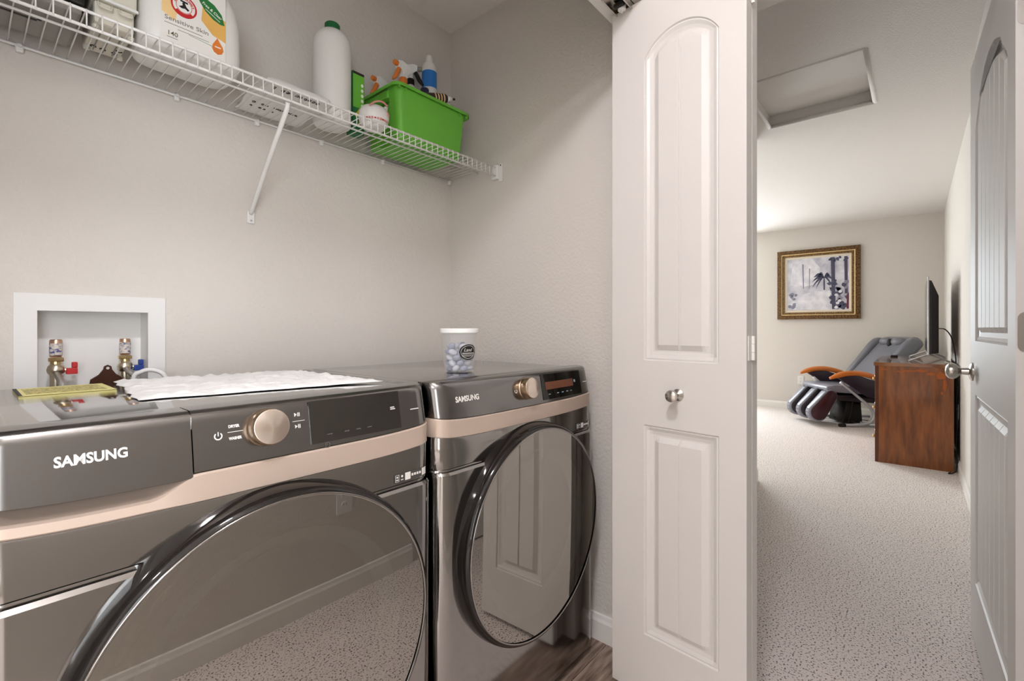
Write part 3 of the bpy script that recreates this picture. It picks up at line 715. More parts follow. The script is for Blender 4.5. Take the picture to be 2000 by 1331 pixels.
# ================================================================== ON THE SHELF
U, V = (1, 0, 0), (0, 0, 1)
def flat(name, polys, m, parent, y, d=.0005):
    bm = bmesh.new()
    for p in polys: prism(bm, p, (0, y, 0), U, V, 0, d)
    return obj(name, bm, m, parent)
def superloft(bm, levels, n=48, e=4.5):
    rings = []
    for z, cx, cy, a, b in levels:
        r = []
        for i in range(n):
            t = 2*PI*i/n; c, s = math.cos(t), math.sin(t)
            r.append(Vector((cx+a*math.copysign(abs(c)**(2/e), c), cy+b*math.copysign(abs(s)**(2/e), s), z)))
        rings.append(r)
    loft(bm, rings)
# black device at the left end
t = thing('black_appliance', 'black boxy appliance with a grey underside at the left end of the wire shelf', 'appliance', (.0, 1.47, TZ))
obj('body', B(-.20, .176, 1.372, 1.566, TZ+.022, TZ+.24, bev=.004), 'black', t)
bs = obj('base_plate', B(-.197, .173, 1.376, 1.562, TZ+.0012, TZ+.0215, bev=.006), 'device_grey', t)
for i, pp in enumerate(([(.012, 1.470), (.110, 1.470), (.110, 1.477), (.012, 1.477)], [(.045, 1.477), (.050, 1.477), (.050, 1.515), (.045, 1.515)], [(.110, 1.470), (.117, 1.470), (.117, 1.452), (.110, 1.452)], [(.117, 1.452), (.150, 1.452), (.150, 1.458), (.117, 1.458)], ell(-.006, 1.505, .004, .004, 12))):
    bm = bmesh.new(); prism(bm, pp, (0, 0, TZ+.0002), (1, 0, 0), (0, 1, 0), 0, .0012); obj('vent_slot', bm, 'black', bs)
obj('display_strip', B(.02, .15, 1.3712, 1.3725, TZ+.035, TZ+.05), 'brown_rubber', t)
# cream plastic case
t = thing('plastic_case', 'cream plastic case with raised feet and moulded marks between appliance and detergent', 'case', (.233, 1.48, TZ))
obj('case_body', B(.194, .266, 1.392, 1.552, TZ+.008, TZ+.058, bev=.006), 'cream', t)
lid_ = obj('case_lid', B(.190, .270, 1.386, 1.556, TZ+.0585, TZ+.17, bev=.005), 'cream', t)
obj('lid_edge', B(.188, .272, 1.383, 1.389, TZ+.058, TZ+.064, bev=.001), 'white_plastic', lid_)
for fx in (.200, .262):
    for fy in (1.41, 1.53):
        bm = bmesh.new(); lathe(bm, [(.006, 0), (.007, .004), (.007, .0085)], (fx, fy, TZ), n=14); obj('foot', bm, 'cream', t)
for i, fx in enumerate((.212, .230, .248)):
    obj('moulded_rib', B(fx-.001, fx+.001, 1.42, 1.535, TZ+.0055, TZ+.009), 'device_grey', t)
for i, (fx, fy) in enumerate(((.210, 1.518), (.228, 1.520), (.250, 1.522), (.213, 1.43), (.232, 1.428), (.252, 1.432), (.256, 1.50))):
    bm = bmesh.new(); prism(bm, ring_seg(fx, fy, .0035, .0062, 20+40*i, 300+30*i, 12), (0, 0, TZ+.0068), (1, 0, 0), (0, 1, 0), 0, .0015); obj('moulded_mark', bm, 'ink_black', t)
for s_ in (-1, 1):
    bm = bmesh.new(); tube(bm, smooth_pts([(.23+s_*.018-.012, 1.386, TZ+.052), (.23+s_*.018-.010, 1.380, TZ+.040), (.23+s_*.018+.010, 1.380, TZ+.040), (.23+s_*.018+.012, 1.386, TZ+.052)], 4), .0022, 6); obj('latch', bm, 'cream', t, smooth=True)
# detergent jug
t = thing('detergent_jug', 'large white laundry detergent jug with an orange and green label', 'detergent', (.388, 1.45, TZ))
bm = bmesh.new(); cxd, cyd = .386, 1.449
superloft(bm, [(TZ, cxd, cyd, .098, .070), (TZ+.004, cxd, cyd, .106, .076), (TZ+.016, cxd, cyd, .1115, .0805), (TZ+.05, cxd, cyd, .1125, .0815), (TZ+.125, cxd, cyd, .1105, .081), (TZ+.165, cxd-.001, cyd, .104, .0785), (TZ+.20, cxd-.004, cyd, .092, .072), (TZ+.235, cxd-.012, cyd, .072, .06), (TZ+.26, cxd-.02, cyd, .05, .045), (TZ+.27, cxd-.025, cyd, .035, .035)])
jug = obj('bottle', bm, 'hdpe', t, smooth=True)
bm = bmesh.new(); lathe(bm, [(.034, 0), (.034, .04), (.03, .046)], (cxd-.025, cyd, TZ+.268), n=28); obj('cap', bm, 'white_plastic', t, angle=40)
bm = bmesh.new(); tube(bm, smooth_pts([(cxd+.085, cyd, TZ+.19), (cxd+.055, cyd, TZ+.245), (cxd-.005, cyd, TZ+.268)], 5), .014, 10); obj('handle', bm, 'hdpe', t, smooth=True)
yl = cyd-.0822
lab = flat('label', [rrect(.313, .450, TZ+.008, TZ+.190, .004)], 'label_white', t, yl+.0004)
flat('label_flash', [[(.313, TZ+.082), (.340, TZ+.068), (.345, TZ+.100), (.338, TZ+.150), (.313, TZ+.165)]], 'peach', lab, yl-.0001, .0002)
flat('label_flash', [[(.395, TZ+.098), (.420, TZ+.072), (.450, TZ+.064), (.450, TZ+.12), (.42, TZ+.13), (.398, TZ+.135)]], 'amber', lab, yl-.0001, .0002)
lg = flat('brand_roundel', [ell(.358, TZ+.113, .0275, .0275, 36)], 'red', lab, yl-.0004, .0002)
flat('brand_disc', [ell(.358, TZ+.113, .0235, .0235, 36)], 'label_white', lg, yl-.0007, .0002)
flat('brand_ring', [ring_seg(.358, TZ+.113, .0160, .0172, 0, 359, 36)], 'red', lg, yl-.0008, .0002)
flat('arm_emblem', [[(.347, TZ+.109), (.353, TZ+.106), (.360, TZ+.108), (.366, TZ+.104), (.369, TZ+.108), (.363, TZ+.113), (.359, TZ+.122), (.354, TZ+.121), (.355, TZ+.114)], [(.350, TZ+.1225), (.366, TZ+.1205), (.366, TZ+.125), (.350, TZ+.1265)]], 'ink_black', lg, yl-.0009, .0002)
def arc_text(s, cx, cz, r, size, m, parent, y, a0, a1, flip=False):
    for i, ch in enumerate(s):
        if ch == ' ': continue
        a = math.radians(a0+(a1-a0)*i/(len(s)-1)); dx, dz = math.cos(a), math.sin(a)
        uu = Vector((dz, 0, -dx)); vv = Vector((dx, 0, dz))
        if flip: uu, vv = -uu, -vv
        text_mesh('letter', ch, size, m, parent, Vector((cx+dx*r, y, cz+dz*r))-uu*size*.28, uu, vv, bold=.0002)
arc_text('ARM & HAMMER', .358, TZ+.113, .0178, .0056, 'red', lg, yl-.0009, 165, 15)
flat('band', [ring_seg(.358, TZ+.113, .0178, .0272, 130, 230, 20)], 'red', lg, yl-.0010, .0002)
lf = flat('leaf_badge', [[(.384, TZ+.160), (.402, TZ+.159), (.424, TZ+.150), (.441, TZ+.132), (.4475, TZ+.108), (.438, TZ+.1065), (.421, TZ+.112), (.404, TZ+.125), (.392, TZ+.142)]], 'leafgreen', lab, yl-.0005, .0003)
dirv = Vector((.052, 0, -.028)).normalized(); upv = Vector((.028, 0, .052)).normalized()
text_mesh('badge_text', 'Free & Clear', .0095, 'white_ink', lf, (.396, yl-.0006, TZ+.142), dirv, upv, bold=.0002, width=.049)
flat('badge_line', [[(.404, TZ+.132), (.437, TZ+.1135), (.4365, TZ+.1118), (.4035, TZ+.1303)]], 'white_ink', lf, yl-.0006, .0003)
text_mesh('product_text', 'Sensitive Skin', .0145, 'grey_ink', lab, (.318, yl-.0002, TZ+.066), U, V, bold=.0001, width=.092)
flat('small_print', [[(.318, TZ+.0575), (.398, TZ+.0575), (.398, TZ+.0590), (.318, TZ+.0590)], ], 'grey_ink', lab, yl-.0001, .0002)
flat('small_print', [[(.345, TZ+.0495), (.412, TZ+.0495), (.412, TZ+.0508), (.345, TZ+.0508)]], 'grey_ink', lab, yl-.0001, .0002)
text_mesh('load_count', '140', .015, 'olive', lab, (.323, yl-.0002, TZ+.030), U, V, bold=.0001) if mat('olive', '6d6a4a', .6) else None
flat('small_print', [[(.323, TZ+.0245), (.345, TZ+.0245), (.345, TZ+.026), (.323, TZ+.026)]], 'grey_ink', lab, yl-.0001, .0002)
dp = flat('drop_badge', [[(.431, TZ+.069), (.436, TZ+.060), (.443, TZ+.050), (.445, TZ+.040), (.441, TZ+.031), (.432, TZ+.027), (.423, TZ+.031), (.4185, TZ+.040), (.4205, TZ+.050), (.426, TZ+.060)]], 'orange', lab, yl-.0003, .0003)
flat('drop_print', [[(.425, TZ+.044), (.439, TZ+.044), (.439, TZ+.047), (.425, TZ+.047)], ], 'label_white', dp, yl-.0004, .0003)
flat('drop_line', [[(.368, TZ+.0485), (.419, TZ+.0435), (.419, TZ+.0425), (.368, TZ+.0477)]], 'leafgreen', lab, yl-.0001, .0002)
# white pouch lying flat
t = thing('white_pouch', 'flat white plastic pouch with black writing lying beside the white bottle', 'pouch', (.64, 1.47, TZ))
bm = bmesh.new(); nu, nv = 30, 24; Gt = []
def pouch_pt(u, v, sgn):
    x = .545+.195*u; y = 1.350+.245*v; e = min(u, 1-u, v, 1-v); hgt = .036*min(1, (e*5))**.5
    return Vector((x+.006*math.sin(v*9), y, TZ+.003+(hgt+.004*noise.noise(Vector((u*5, v*5, 2))) * min(1, e*6) if sgn > 0 else .0)))
top = [[bm.verts.new(pouch_pt(i/nu, j/nv, 1)) for j in range(nv+1)] for i in range(nu+1)]
bot = [[bm.verts.new(pouch_pt(i/nu, j/nv, -1)-Vector((0, 0, .0012))) for j in range(nv+1)] for i in range(nu+1)]
for i in range(nu):
    for j in range(nv):
        bm.faces.new((top[i][j], top[i+1][j], top[i+1][j+1], top[i][j+1])); bm.faces.new((bot[i][j], bot[i][j+1], bot[i+1][j+1], bot[i+1][j]))
bo = [(i, 0) for i in range(nu)]+[(nu, j) for j in range(nv)]+[(i, nv) for i in range(nu, 0, -1)]+[(0, j) for j in range(nv, 0, -1)]
for a, b in zip(bo, bo[1:]+bo[:1]): bm.faces.new((top[a[0]][a[1]], bot[a[0]][a[1]], bot[b[0]][b[1]], top[b[0]][b[1]]))
pouch = obj('pouch_body', bm, 'hdpe', t, smooth=True)
random.seed(3)
def scribble(name, x0, y0, dx, n, size, u, v, o, parent):
    for k in range(n):
        if k in (1, 4): continue
        P = []; cx = x0+dx*k
        bm = bmesh.new(); pts = []
        for q in range(7):
            a = q*1.3+random.uniform(-.5, .5); rr = size*random.uniform(.3, .6)
            pts.append(Vector(o)+Vector(u)*(cx+rr*math.cos(a))+Vector(v)*(y0+rr*math.sin(a)*1.1))
        tube(bm, smooth_pts(pts, 3), .0011, 5); obj(name, bm, 'ink_black', parent, smooth=True)
scribble('handwriting', .0, .0, .0125, 11, .011, (1, 0, 0), (0, 1, 0), (.578, 1.375, TZ+.0014), pouch)
scribble('handwriting', .0, .0, .0125, 11, .010, (1, 0, 0), (0, 1, 0), (.572, 1.505, TZ+.0014), pouch)
scribble('handwriting', .0, .0, .0125, 6, .007, (1, 0, 0), (0, 1, 0), (.575, 1.535, TZ+.0014), pouch)
# white bottle with green cap
t = thing('white_bottle', 'tall white plastic bottle with a dark green cap', 'bottle', (.815, 1.492, TZ))
bm = bmesh.new(); lathe(bm, [(.052, 0), (.058, .004), (.0605, .014), (.0605, .262), (.058, .285), (.050, .303), (.036, .316), (.022, .322), (.022, .330)], (.815, 1.492, TZ), n=48); obj('bottle_body', bm, 'hdpe', t, angle=50)
bm = bmesh.new(); lathe(bm, [(.0245, 0), (.0245, .019), (.022, .022)], (.815, 1.492, TZ+.3235), n=28); obj('cap', bm, 'green_dark', t, angle=40)
# green carton
t = thing('green_carton', 'green cleaner carton with yellow print squeezed between bottle and caddy', 'carton', (.905, 1.495, TZ))
obj('carton_body', B(.880, .926, 1.475, 1.515, TZ, TZ+.215, bev=.001, seg=1), 'green_dark', t)
fl = flat('front_print', [[(.882, TZ+.09), (.924, TZ+.09), (.924, TZ+.205), (.882, TZ+.205)]], 'green', t, 1.4748)
flat('print_mark', [[(.900, TZ+.03), (.906, TZ+.03), (.921, TZ+.075), (.914, TZ+.078)]], 'yellow2', t, 1.4745)
flat('print_mark', [[(.888, TZ+.06), (.893, TZ+.055), (.912, TZ+.085), (.906, TZ+.09)]], 'yellow2', t, 1.4740)
for i in range(5): flat('print_letter', [ell(.917, TZ+.10+.018*i, .005, .006, 10)], 'label_white', t, 1.4744)
flat('print_band', [[(.882, TZ+.205), (.924, TZ+.205), (.924, TZ+.213), (.882, TZ+.213)]], 'purple', t, 1.4745)
# small white jug
t = thing('small_jug', 'small squat white jug with pink print in front of the green caddy', 'jug', (.918, 1.405, TZ))
bm = bmesh.new(); lathe(bm, [(.028, 0), (.036, .003), (.047, .020), (.051, .038), (.049, .056), (.040, .070), (.024, .078), (.015, .080)], (.918, 1.405, TZ), n=32); obj('jug_body', bm, 'hdpe', t, smooth=True)
bm = bmesh.new(); tube(bm, [(.950, 1.400, TZ+.066), (.960, 1.398, TZ+.082), (.966, 1.397, TZ+.096)], [.012, .008, .004], 10); obj('spout', bm, 'hdpe', t, smooth=True)
bm = bmesh.new(); tube(bm, smooth_pts([(.880, 1.372, TZ+.060), (.893, 1.356, TZ+.072), (.915, 1.350, TZ+.077), (.938, 1.354, TZ+.072)], 5), .003, 8); obj('band', bm, 'pink', t, smooth=True)
for i in range(9):
    a = math.radians(-150+11*i); rr = .0486
    bm = bmesh.new(); p0 = Vector((.918+rr*math.cos(a), 1.405+rr*math.sin(a), TZ+.022)); tg_ = Vector((-math.sin(a), math.cos(a), 0))
    tube(bm, [p0-tg_*.003, p0+tg_*.003], .0022+.0008*(i % 3), 6); obj('print_mark', bm, 'pink' if i % 3 else 'red', t)
for i in range(4):
    a = math.radians(-60+13*i); rr = .0502
    bm = bmesh.new(); p0 = Vector((.918+rr*math.cos(a), 1.405+rr*math.sin(a), TZ+.050)); tube(bm, [p0-Vector((0, 0, .006)), p0+Vector((0, 0, .006))], .0024, 6); obj('print_mark', bm, 'pink', t)
# green caddy
cx0, cx1, cy0, cy1, cH = .992, 1.345, 1.378, 1.608, .188
t = thing('cleaning_caddy', 'bright green plastic tote full of cleaning bottles', 'caddy', ((cx0+cx1)/2, (cy0+cy1)/2, TZ))
def caddy_ring(k, z, ins=0):
    ax, bx = cx0+k+ins, cx1-k-ins; ay, by = cy0+k*.6+ins, cy1-k*.6-ins; r = .022; P = []
    for cx, cy, a in ((bx-r, by-r, 0), (ax+r, by-r, 90)):
        for i in range(6): tt = math.radians(a+90*i/5); P.append((cx+r*math.cos(tt), cy+r*math.sin(tt)))
    q = .030        # recessed end panel on the left
    for p in ((ax, by-.055), (ax+.006, by-.062), (ax+q, by-.066), (ax+q, ay+.066), (ax+.006, ay+.062), (ax, ay+.055)): P.append(p)
    for cx, cy, a in ((ax+r, ay+r, 180), (bx-r, ay+r, 270)):
        for i in range(6): tt = math.radians(a+90*i/5); P.append((cx+r*math.cos(tt), cy+r*math.sin(tt)))
    return [Vector((x, y, z)) for x, y in P]
bm = bmesh.new()
loft(bm, [caddy_ring(.030, TZ), caddy_ring(.026, TZ+.004), caddy_ring(.010, TZ+cH*.97), caddy_ring(.009, TZ+cH), caddy_ring(.009, TZ+cH, .004), caddy_ring(.026, TZ+.01, .004)], cap0=True, cap1=True)
obj('tote_body', bm, 'green', t, angle=35)
bm = bmesh.new(); o1, i1 = rrect(cx0-.006, cx1+.012, cy0-.006, cy1+.006, .030, 6), rrect(cx0+.013, cx1-.013, cy0+.010, cy1-.010, .020, 6)
loft(bm, [[Vector((x, y, z)) for x, y in p] for p, z in ((o1, TZ+cH-.010), (o1, TZ+cH+.002), (i1, TZ+cH+.004), (i1, TZ+cH-.002), (rrect(cx0-.003, cx1+.009, cy0-.003, cy1+.003, .028, 6), TZ+cH-.010))], cap0=False, cap1=False)
obj('rim', bm, 'green', t, angle=40)
bm = bmesh.new(); box(bm, cx0+.004, cx0+.030, cy0+.062, cy1-.062, TZ+cH-.036, TZ+cH-.008, bev=.004); obj('grip', bm, 'green', t)
for xx in (cx0+.012, cx0+.04, cx1-.05, cx1-.012): obj('rim_tab', B(xx-.003, xx+.003, cy0-.004, cy0+.006, TZ+cH-.018, TZ+cH-.008, bev=.001, seg=1), 'green', t)
# sprayers and bottles in the caddy
def sprayer(x, y, ztop, rz, head, trig, noz, bodym, label, tilt=0):
    t = thing('spray_bottle', label, 'spray bottle', (x, y, TZ+.012), 'spray bottles in the green caddy')
    zb = TZ+.012; M = Matrix.Translation((x, y, 0)) @ Matrix.Rotation(rz, 4, 'Z')
    def fin(name, bm, m, **k):
        bmesh.ops.transform(bm, matrix=M, verts=bm.verts); return obj(name, bm, m, t, **k)
    bm = bmesh.new(); lathe(bm, [(.024, 0), (.027, .006), (.027, ztop-zb-.14), (.020, ztop-zb-.10), (.012, ztop-zb-.075)], (0, 0, zb), n=20); fin('bottle_body', bm, bodym, smooth=True)
    bm = bmesh.new(); lathe(bm, [(.0155, 0), (.0155, .022), (.013, .026)], (0, 0, ztop-.082), n=18); fin('collar', bm, trig, angle=40)
    bm = bmesh.new()   # head: side outline extruded
    prism(bm, [(-.028, ztop-.026), (-.030, ztop-.006), (-.014, ztop), (.022, ztop-.004), (.034, ztop-.020), (.026, ztop-.030), (.014, ztop-.042), (.011, ztop-.057), (-.011, ztop-.057), (-.010, ztop-.036)], (0, .0105, 0), (1, 0, 0), (0, 0, 1), 0, .021); fin('spray_head', bm, head)
    bm = bmesh.new(); lathe(bm, [(.009, 0), (.0095, .004), (.0085, .016)], (-.029, 0, ztop-.015), (-1, 0, 0), n=14); fin('nozzle', bm, noz, angle=40)
    bm = bmesh.new(); tube(bm, smooth_pts([(-.018, 0, ztop-.026), (-.026, 0, ztop-.040), (-.036, 0, ztop-.060), (-.050, 0, ztop-.080)], 4), [.0085]*9+[.008, .007, .006, .005], 8); fin('trigger', bm, trig, smooth=True)
sprayer(1.075, 1.452, 2.092, .15, 'white_plastic', 'orange', 'orange', 'hdpe', 'white spray bottle with an orange trigger at the front of the green caddy')
sprayer(1.052, 1.562, 2.062, .2, 'white_plastic', 'orange', 'orange', 'hdpe', 'white spray bottle with a low orange trigger at the left back of the caddy')
sprayer(1.172, 1.535, 2.155, 2.3, 'white_plastic', 'black', 'device_grey', 'hdpe', 'white spray bottle with a black trigger in the middle of the caddy')
t = thing('spray_can', 'white aerosol can with a blue label at the back of the caddy', 'can', (1.285, 1.555, TZ+.012))
bm = bmesh.new(); lathe(bm, [(.030, 0), (.031, .004), (.031, .405), (.026, .418), (.020, .425)], (1.285, 1.555, TZ+.012), n=28); obj('can_body', bm, 'hdpe', t, angle=40)
bm = bmesh.new(); lathe(bm, [(.0314, .315), (.0314, .385)], (1.285, 1.555, TZ+.012), n=28, cap0=False, cap1=False); obj('can_label', bm, 'sky', t, smooth=True)
bm = bmesh.new(); lathe(bm, [(.016, .425), (.016, .45), (.013, .455)], (1.285, 1.555, TZ+.012), n=20); obj('can_cap', bm, 'white_plastic', t, angle=40)
t = thing('capped_bottle', 'short bottle with a navy blue cap behind the front rim of the caddy', 'bottle', (1.195, 1.475, TZ+.012))
bm = bmesh.new(); lathe(bm, [(.022, 0), (.024, .006), (.024, .20), (.015, .225), (.013, .23)], (1.195, 1.475, TZ+.012), n=20); obj('bottle_body', bm, 'hdpe', t, smooth=True)
bm = bmesh.new(); lathe(bm, [(.017, 0), (.017, .024), (.015, .027)], (1.195, 1.475, TZ+.243), n=20); obj('cap', bm, 'navy', t, angle=40)
t = thing('glue_bottle', 'dark striped squeeze bottle with a white nozzle lying across the caddy rim', 'bottle', (1.24, 1.42, 2.02))
pA, pB = Vector((1.150, 1.450, 1.992)), Vector((1.272, 1.412, 2.018)); ax = (pB-pA).normalized()
bm = bmesh.new(); lathe(bm, [(.014, 0), (.019, .004), (.019, .105), (.014, .116)], pA, ax, n=20); gb = obj('bottle_body', bm, 'purple', t, smooth=True)
for q in (.06, .072, .084, .096):
    bm = bmesh.new(); lathe(bm, [(.0194, q), (.0194, q+.005)], pA, ax, n=20, cap0=False, cap1=False); obj('stripe', bm, 'peach', gb, smooth=True)
bm = bmesh.new(); lathe(bm, [(.014, .1155), (.011, .128), (.004, .142)], pA, ax, n=16); obj('nozzle', bm, 'white_plastic', t, smooth=True)
bm = bmesh.new(); lathe(bm, [(.0042, .141), (.0042, .151), (.003, .153)], pA, ax, n=12); obj('tip', bm, 'black', t)
t = thing('small_black_bottle', 'small bottle with a black cap at the left back of the caddy', 'bottle', (1.09, 1.585, TZ+.012))
bm = bmesh.new(); lathe(bm, [(.012, 0), (.013, .22), (.008, .235)], (1.09, 1.583, TZ+.012), n=16); obj('bottle_body', bm, 'greyplastic', t, smooth=True)
bm = bmesh.new(); lathe(bm, [(.007, .235), (.007, .257), (.005, .259)], (1.09, 1.583, TZ+.012), n=14); obj('cap', bm, 'black', t)

# ================================================================== HALL OUTLET (seen in the washer's glass)
def outlet(x, y, z, n, label):
    """duplex receptacle; n = outward normal (2D)"""
    t = thing('wall_outlet', label, 'outlet', (x, y, z)); u = Vector((-n[1], n[0], 0)); nn = Vector((n[0], n[1], 0)); v = Vector((0, 0, 1))
    def pr(name, poly, d0, d1, m, p):
        bm = bmesh.new(); loft(bm, [[Vector((x, y, z))+u*a+v*b+nn*d for a, b in poly] for d in (d0, d1)]); return obj(name, bm, m, p)
    pr('cover_plate', rrect(-.036, .036, -.058, .058, .006), .0003, .005, 'white_plastic', t)
    for s in (-1, 1):
        r = pr('receptacle', ell(0, s*.021, .0165, .0145, 20), .005, .008, 'white_plastic', t)
        for a in (-.006, .006): pr('slot', [(a-.001, s*.021-.002), (a+.001, s*.021-.002), (a+.001, s*.021+.006), (a-.001, s*.021+.006)], .008, .0083, 'ink_black', r)
outlet(1.03, HY, .415, (0, 1), 'white duplex outlet on the hall wall, reflected in the washer door')

# ================================================================== FAR ROOM
# painting
pt = thing('framed_painting', 'tropical garden painting in an ornate bronze and gold frame on the far wall', 'painting', (FX, .978, 1.22))
py0, py1, pz0, pz1 = .512, 1.444, 1.225, 2.160
def pframe(name, ins0, ins1, x0, x1, m, parent):
    bm = bmesh.new(); A = [(py0+ins0, pz0+ins0), (py1-ins0, pz0+ins0), (py1-ins0, pz1-ins0), (py0+ins0, pz1-ins0)]; Bq = [(py0+ins1, pz0+ins1), (py1-ins1, pz0+ins1), (py1-ins1, pz1-ins1), (py0+ins1, pz1-ins1)]
    loft(bm, [[Vector((xx, a, b)) for a, b in q] for q, xx in ((A, FX-.002), (A, x0), (Bq, x1), (Bq, FX-.002))], cap0=False, cap1=False)
    return obj(name, bm, m, parent)
pframe('outer_moulding', 0, .055, FX-.040, FX-.048, 'frame_gold', pt); pframe('inner_moulding', .055, .092, FX-.034, FX-.040, 'frame_gold2', pt) if mat('frame_gold2', '5c4222', .4, .4, var=(90, 'a98a5a', 3, one, .4, .75), bump=(160, .8, .004, 2)) else None
pframe('gold_bead', .053, .062, FX-.050, FX-.048, 'brass', pt); pframe('liner', .092, .120, FX-.030, FX-.024, 'liner', pt)
cv = obj('canvas', B(FX-.020, FX-.004, py0+.115, py1-.115, pz0+.115, pz1-.115), 'paint_bg', pt)
XA = FX-.0205
cw, chh = (py1-py0-.23), (pz1-pz0-.23)
def art(name, poly, m, k=1):     # u from the left as seen from the hall (left = larger Y), v up
    bm = bmesh.new(); P = [(py1-.115-cw*a, pz0+.115+chh*b) for a, b in poly]
    loft(bm, [[Vector((XA-.0004*k-e, y, z)) for y, z in P] for e in (0, .0004)]); return obj(name, bm, m, cv)
art('painted_path', [(.1, .02), (.55, .02), (.72, .30), (.70, .37), (.45, .36), (.22, .30), (.05, .12)], 'paint_light')
art('painted_glade', [(.05, .5), (.3, .46), (.5, .5), (.55, .8), (.42, .98), (.1, .95)], 'paint_light')
art('painted_trunk', [(.27, .42), (.285, .42), (.28, .88), (.255, .9)], 'paint_mid', 2); art('painted_trunk', [(.37, .42), (.38, .42), (.385, .8), (.37, .8)], 'paint_mid', 2)
art('painted_trunk', [(.735, .02), (.79, .02), (.775, .98), (.715, .98)], 'paint_trunk', 3); art('painted_trunk', [(.93, .3), (.975, .3), (.97, .98), (.92, .98)], 'paint_trunk', 3)
art('painted_trunk', [(.60, .38), (.625, .38), (.62, .62), (.60, .62)], 'paint_dark', 3)
for a_, L_, w_ in ((165, .20, .035), (140, .22, .045), (115, .20, .04), (60, .18, .04), (25, .16, .04), (195, .20, .035), (215, .17, .03), (335, .15, .035)):
    a = math.radians(a_); P = []
    for q in range(7): s = q/6; P.append((.61+L_*s*math.cos(a), .62+L_*s*math.sin(a)-.14*s*s+w_*math.sin(PI*s)))
    for q in range(6, -1, -1): s = q/6; P.append((.61+L_*s*math.cos(a), .62+L_*s*math.sin(a)-.14*s*s-w_*.4*math.sin(PI*s)))
    art('painted_frond', P[:7]+P[8:-1], 'paint_dark', 4)
random.seed(11)
for i in range(26):
    u_, v_ = random.uniform(.68, .97), random.uniform(.03, .52)
    art('painted_foliage', [(u_+random.uniform(.02, .06)*math.cos(q*PI/4), v_+random.uniform(.02, .06)*math.sin(q*PI/4)) for q in range(8)], ('paint_dark', 'paint_dark', 'paint_mid', 'paint_trunk')[i % 4], 5+i % 3)
for i in range(12):
    u_, v_ = random.uniform(.04, .16), random.uniform(.06, .34)
    art('painted_foliage', [(u_+random.uniform(.015, .04)*math.cos(q*PI/4), v_+random.uniform(.015, .04)*math.sin(q*PI/4)) for q in range(8)], 'paint_mid', 4+i % 3)
for i in range(10):
    u_, v_ = random.uniform(.66, .97), random.uniform(.88, .97)
    art('painted_foliage', [(u_+random.uniform(.015, .03)*math.cos(q*PI/4), v_+random.uniform(.015, .03)*math.sin(q*PI/4)) for q in range(8)], 'paint_dark', 6+i % 3)
for u_, v_ in ((.80, .28), (.86, .34), (.82, .13), (.85, .17), (.80, .05)):
    art('painted_flower', [(u_+.03*math.cos(q*PI/4), v_+.026*math.sin(q*PI/4)) for q in range(8)], 'paint_light', 9)
art('painted_foliage', [(.955, .02), (.99, .02), (.99, .32), (.96, .28)], 'paint_red', 9)
# dresser
bx0, bx1, by0, by1, bh = 4.915, 6.12, -.232, .250, .822
t = thing('wooden_dresser', 'worn reddish brown wooden dresser with the television on it', 'dresser', ((bx0+bx1)/2, 0, 0))
obj('side_panel', B(bx0, bx0+.02, by0, by1-.028, .0, bh-.03), 'wood', t); obj('side_panel', B(bx1-.02, bx1, by0, by1-.028, 0, bh-.03), 'wood', t)
obj('front_stile', B(bx0-.001, bx0+.035, by1-.027, by1-.004, .0, bh-.03, bev=.002), 'wood_dark', t); obj('front_stile', B(bx1-.035, bx1+.001, by1-.027, by1-.004, 0, bh-.03, bev=.002), 'wood_dark', t)
obj('dresser_top', B(bx0-.004, bx1+.006, by0-.004, by1+.004, bh-.03, bh, bev=.003), 'wood_top', t) if mat('wood_top', '7a4a2c', .12, coat=.6, var=(5, '9a6238', 5, (6, 1, 1), .3, .7)) else None
obj('back_panel', B(bx0+.02, bx1-.02, by0, by0+.01, .03, bh-.03), 'wood_dark', t)
for c_ in range(2):
    for r_ in range(3):
        xa = bx0+.042+c_*.562; za = .06+r_*.245
        d_ = obj('drawer', B(xa, xa+.552, by0+.03, by1-.006, za, za+.235, bev=.003), 'wood', t)
        for kx_ in (.14, .41):
            bm = bmesh.new(); lathe(bm, [(.008, 0), (.007, .012), (.014, .018), (.013, .024), (.004, .027)], (xa+kx_, by1-.006, za+.12), (0, 1, 0), n=14); obj('drawer_knob', bm, 'brass', d_, smooth=True)
random.seed(5)
for (yy_, zz_, ry_, rz_) in ((.02, .76, .05, .008), (.08, .752, .035, .006), (-.04, .765, .05, .010), (-.10, .745, .03, .012), (-.16, .735, .03, .030), (-.18, .66, .012, .05), (-.165, .60, .010, .014), (.19, .765, .03, .006), (-.20, .765, .02, .02)):
    bm = bmesh.new(); P = [(yy_+ry_*random.uniform(.7, 1.1)*math.cos(q*PI/8), zz_+rz_*random.uniform(.5, 1.2)*math.sin(q*PI/8)) for q in range(16)]
    loft(bm, [[Vector((bx0-.0002-e, y, z)) for y, z in P] for e in (0, .0004)]); obj('worn_patch', bm, 'rust', t)
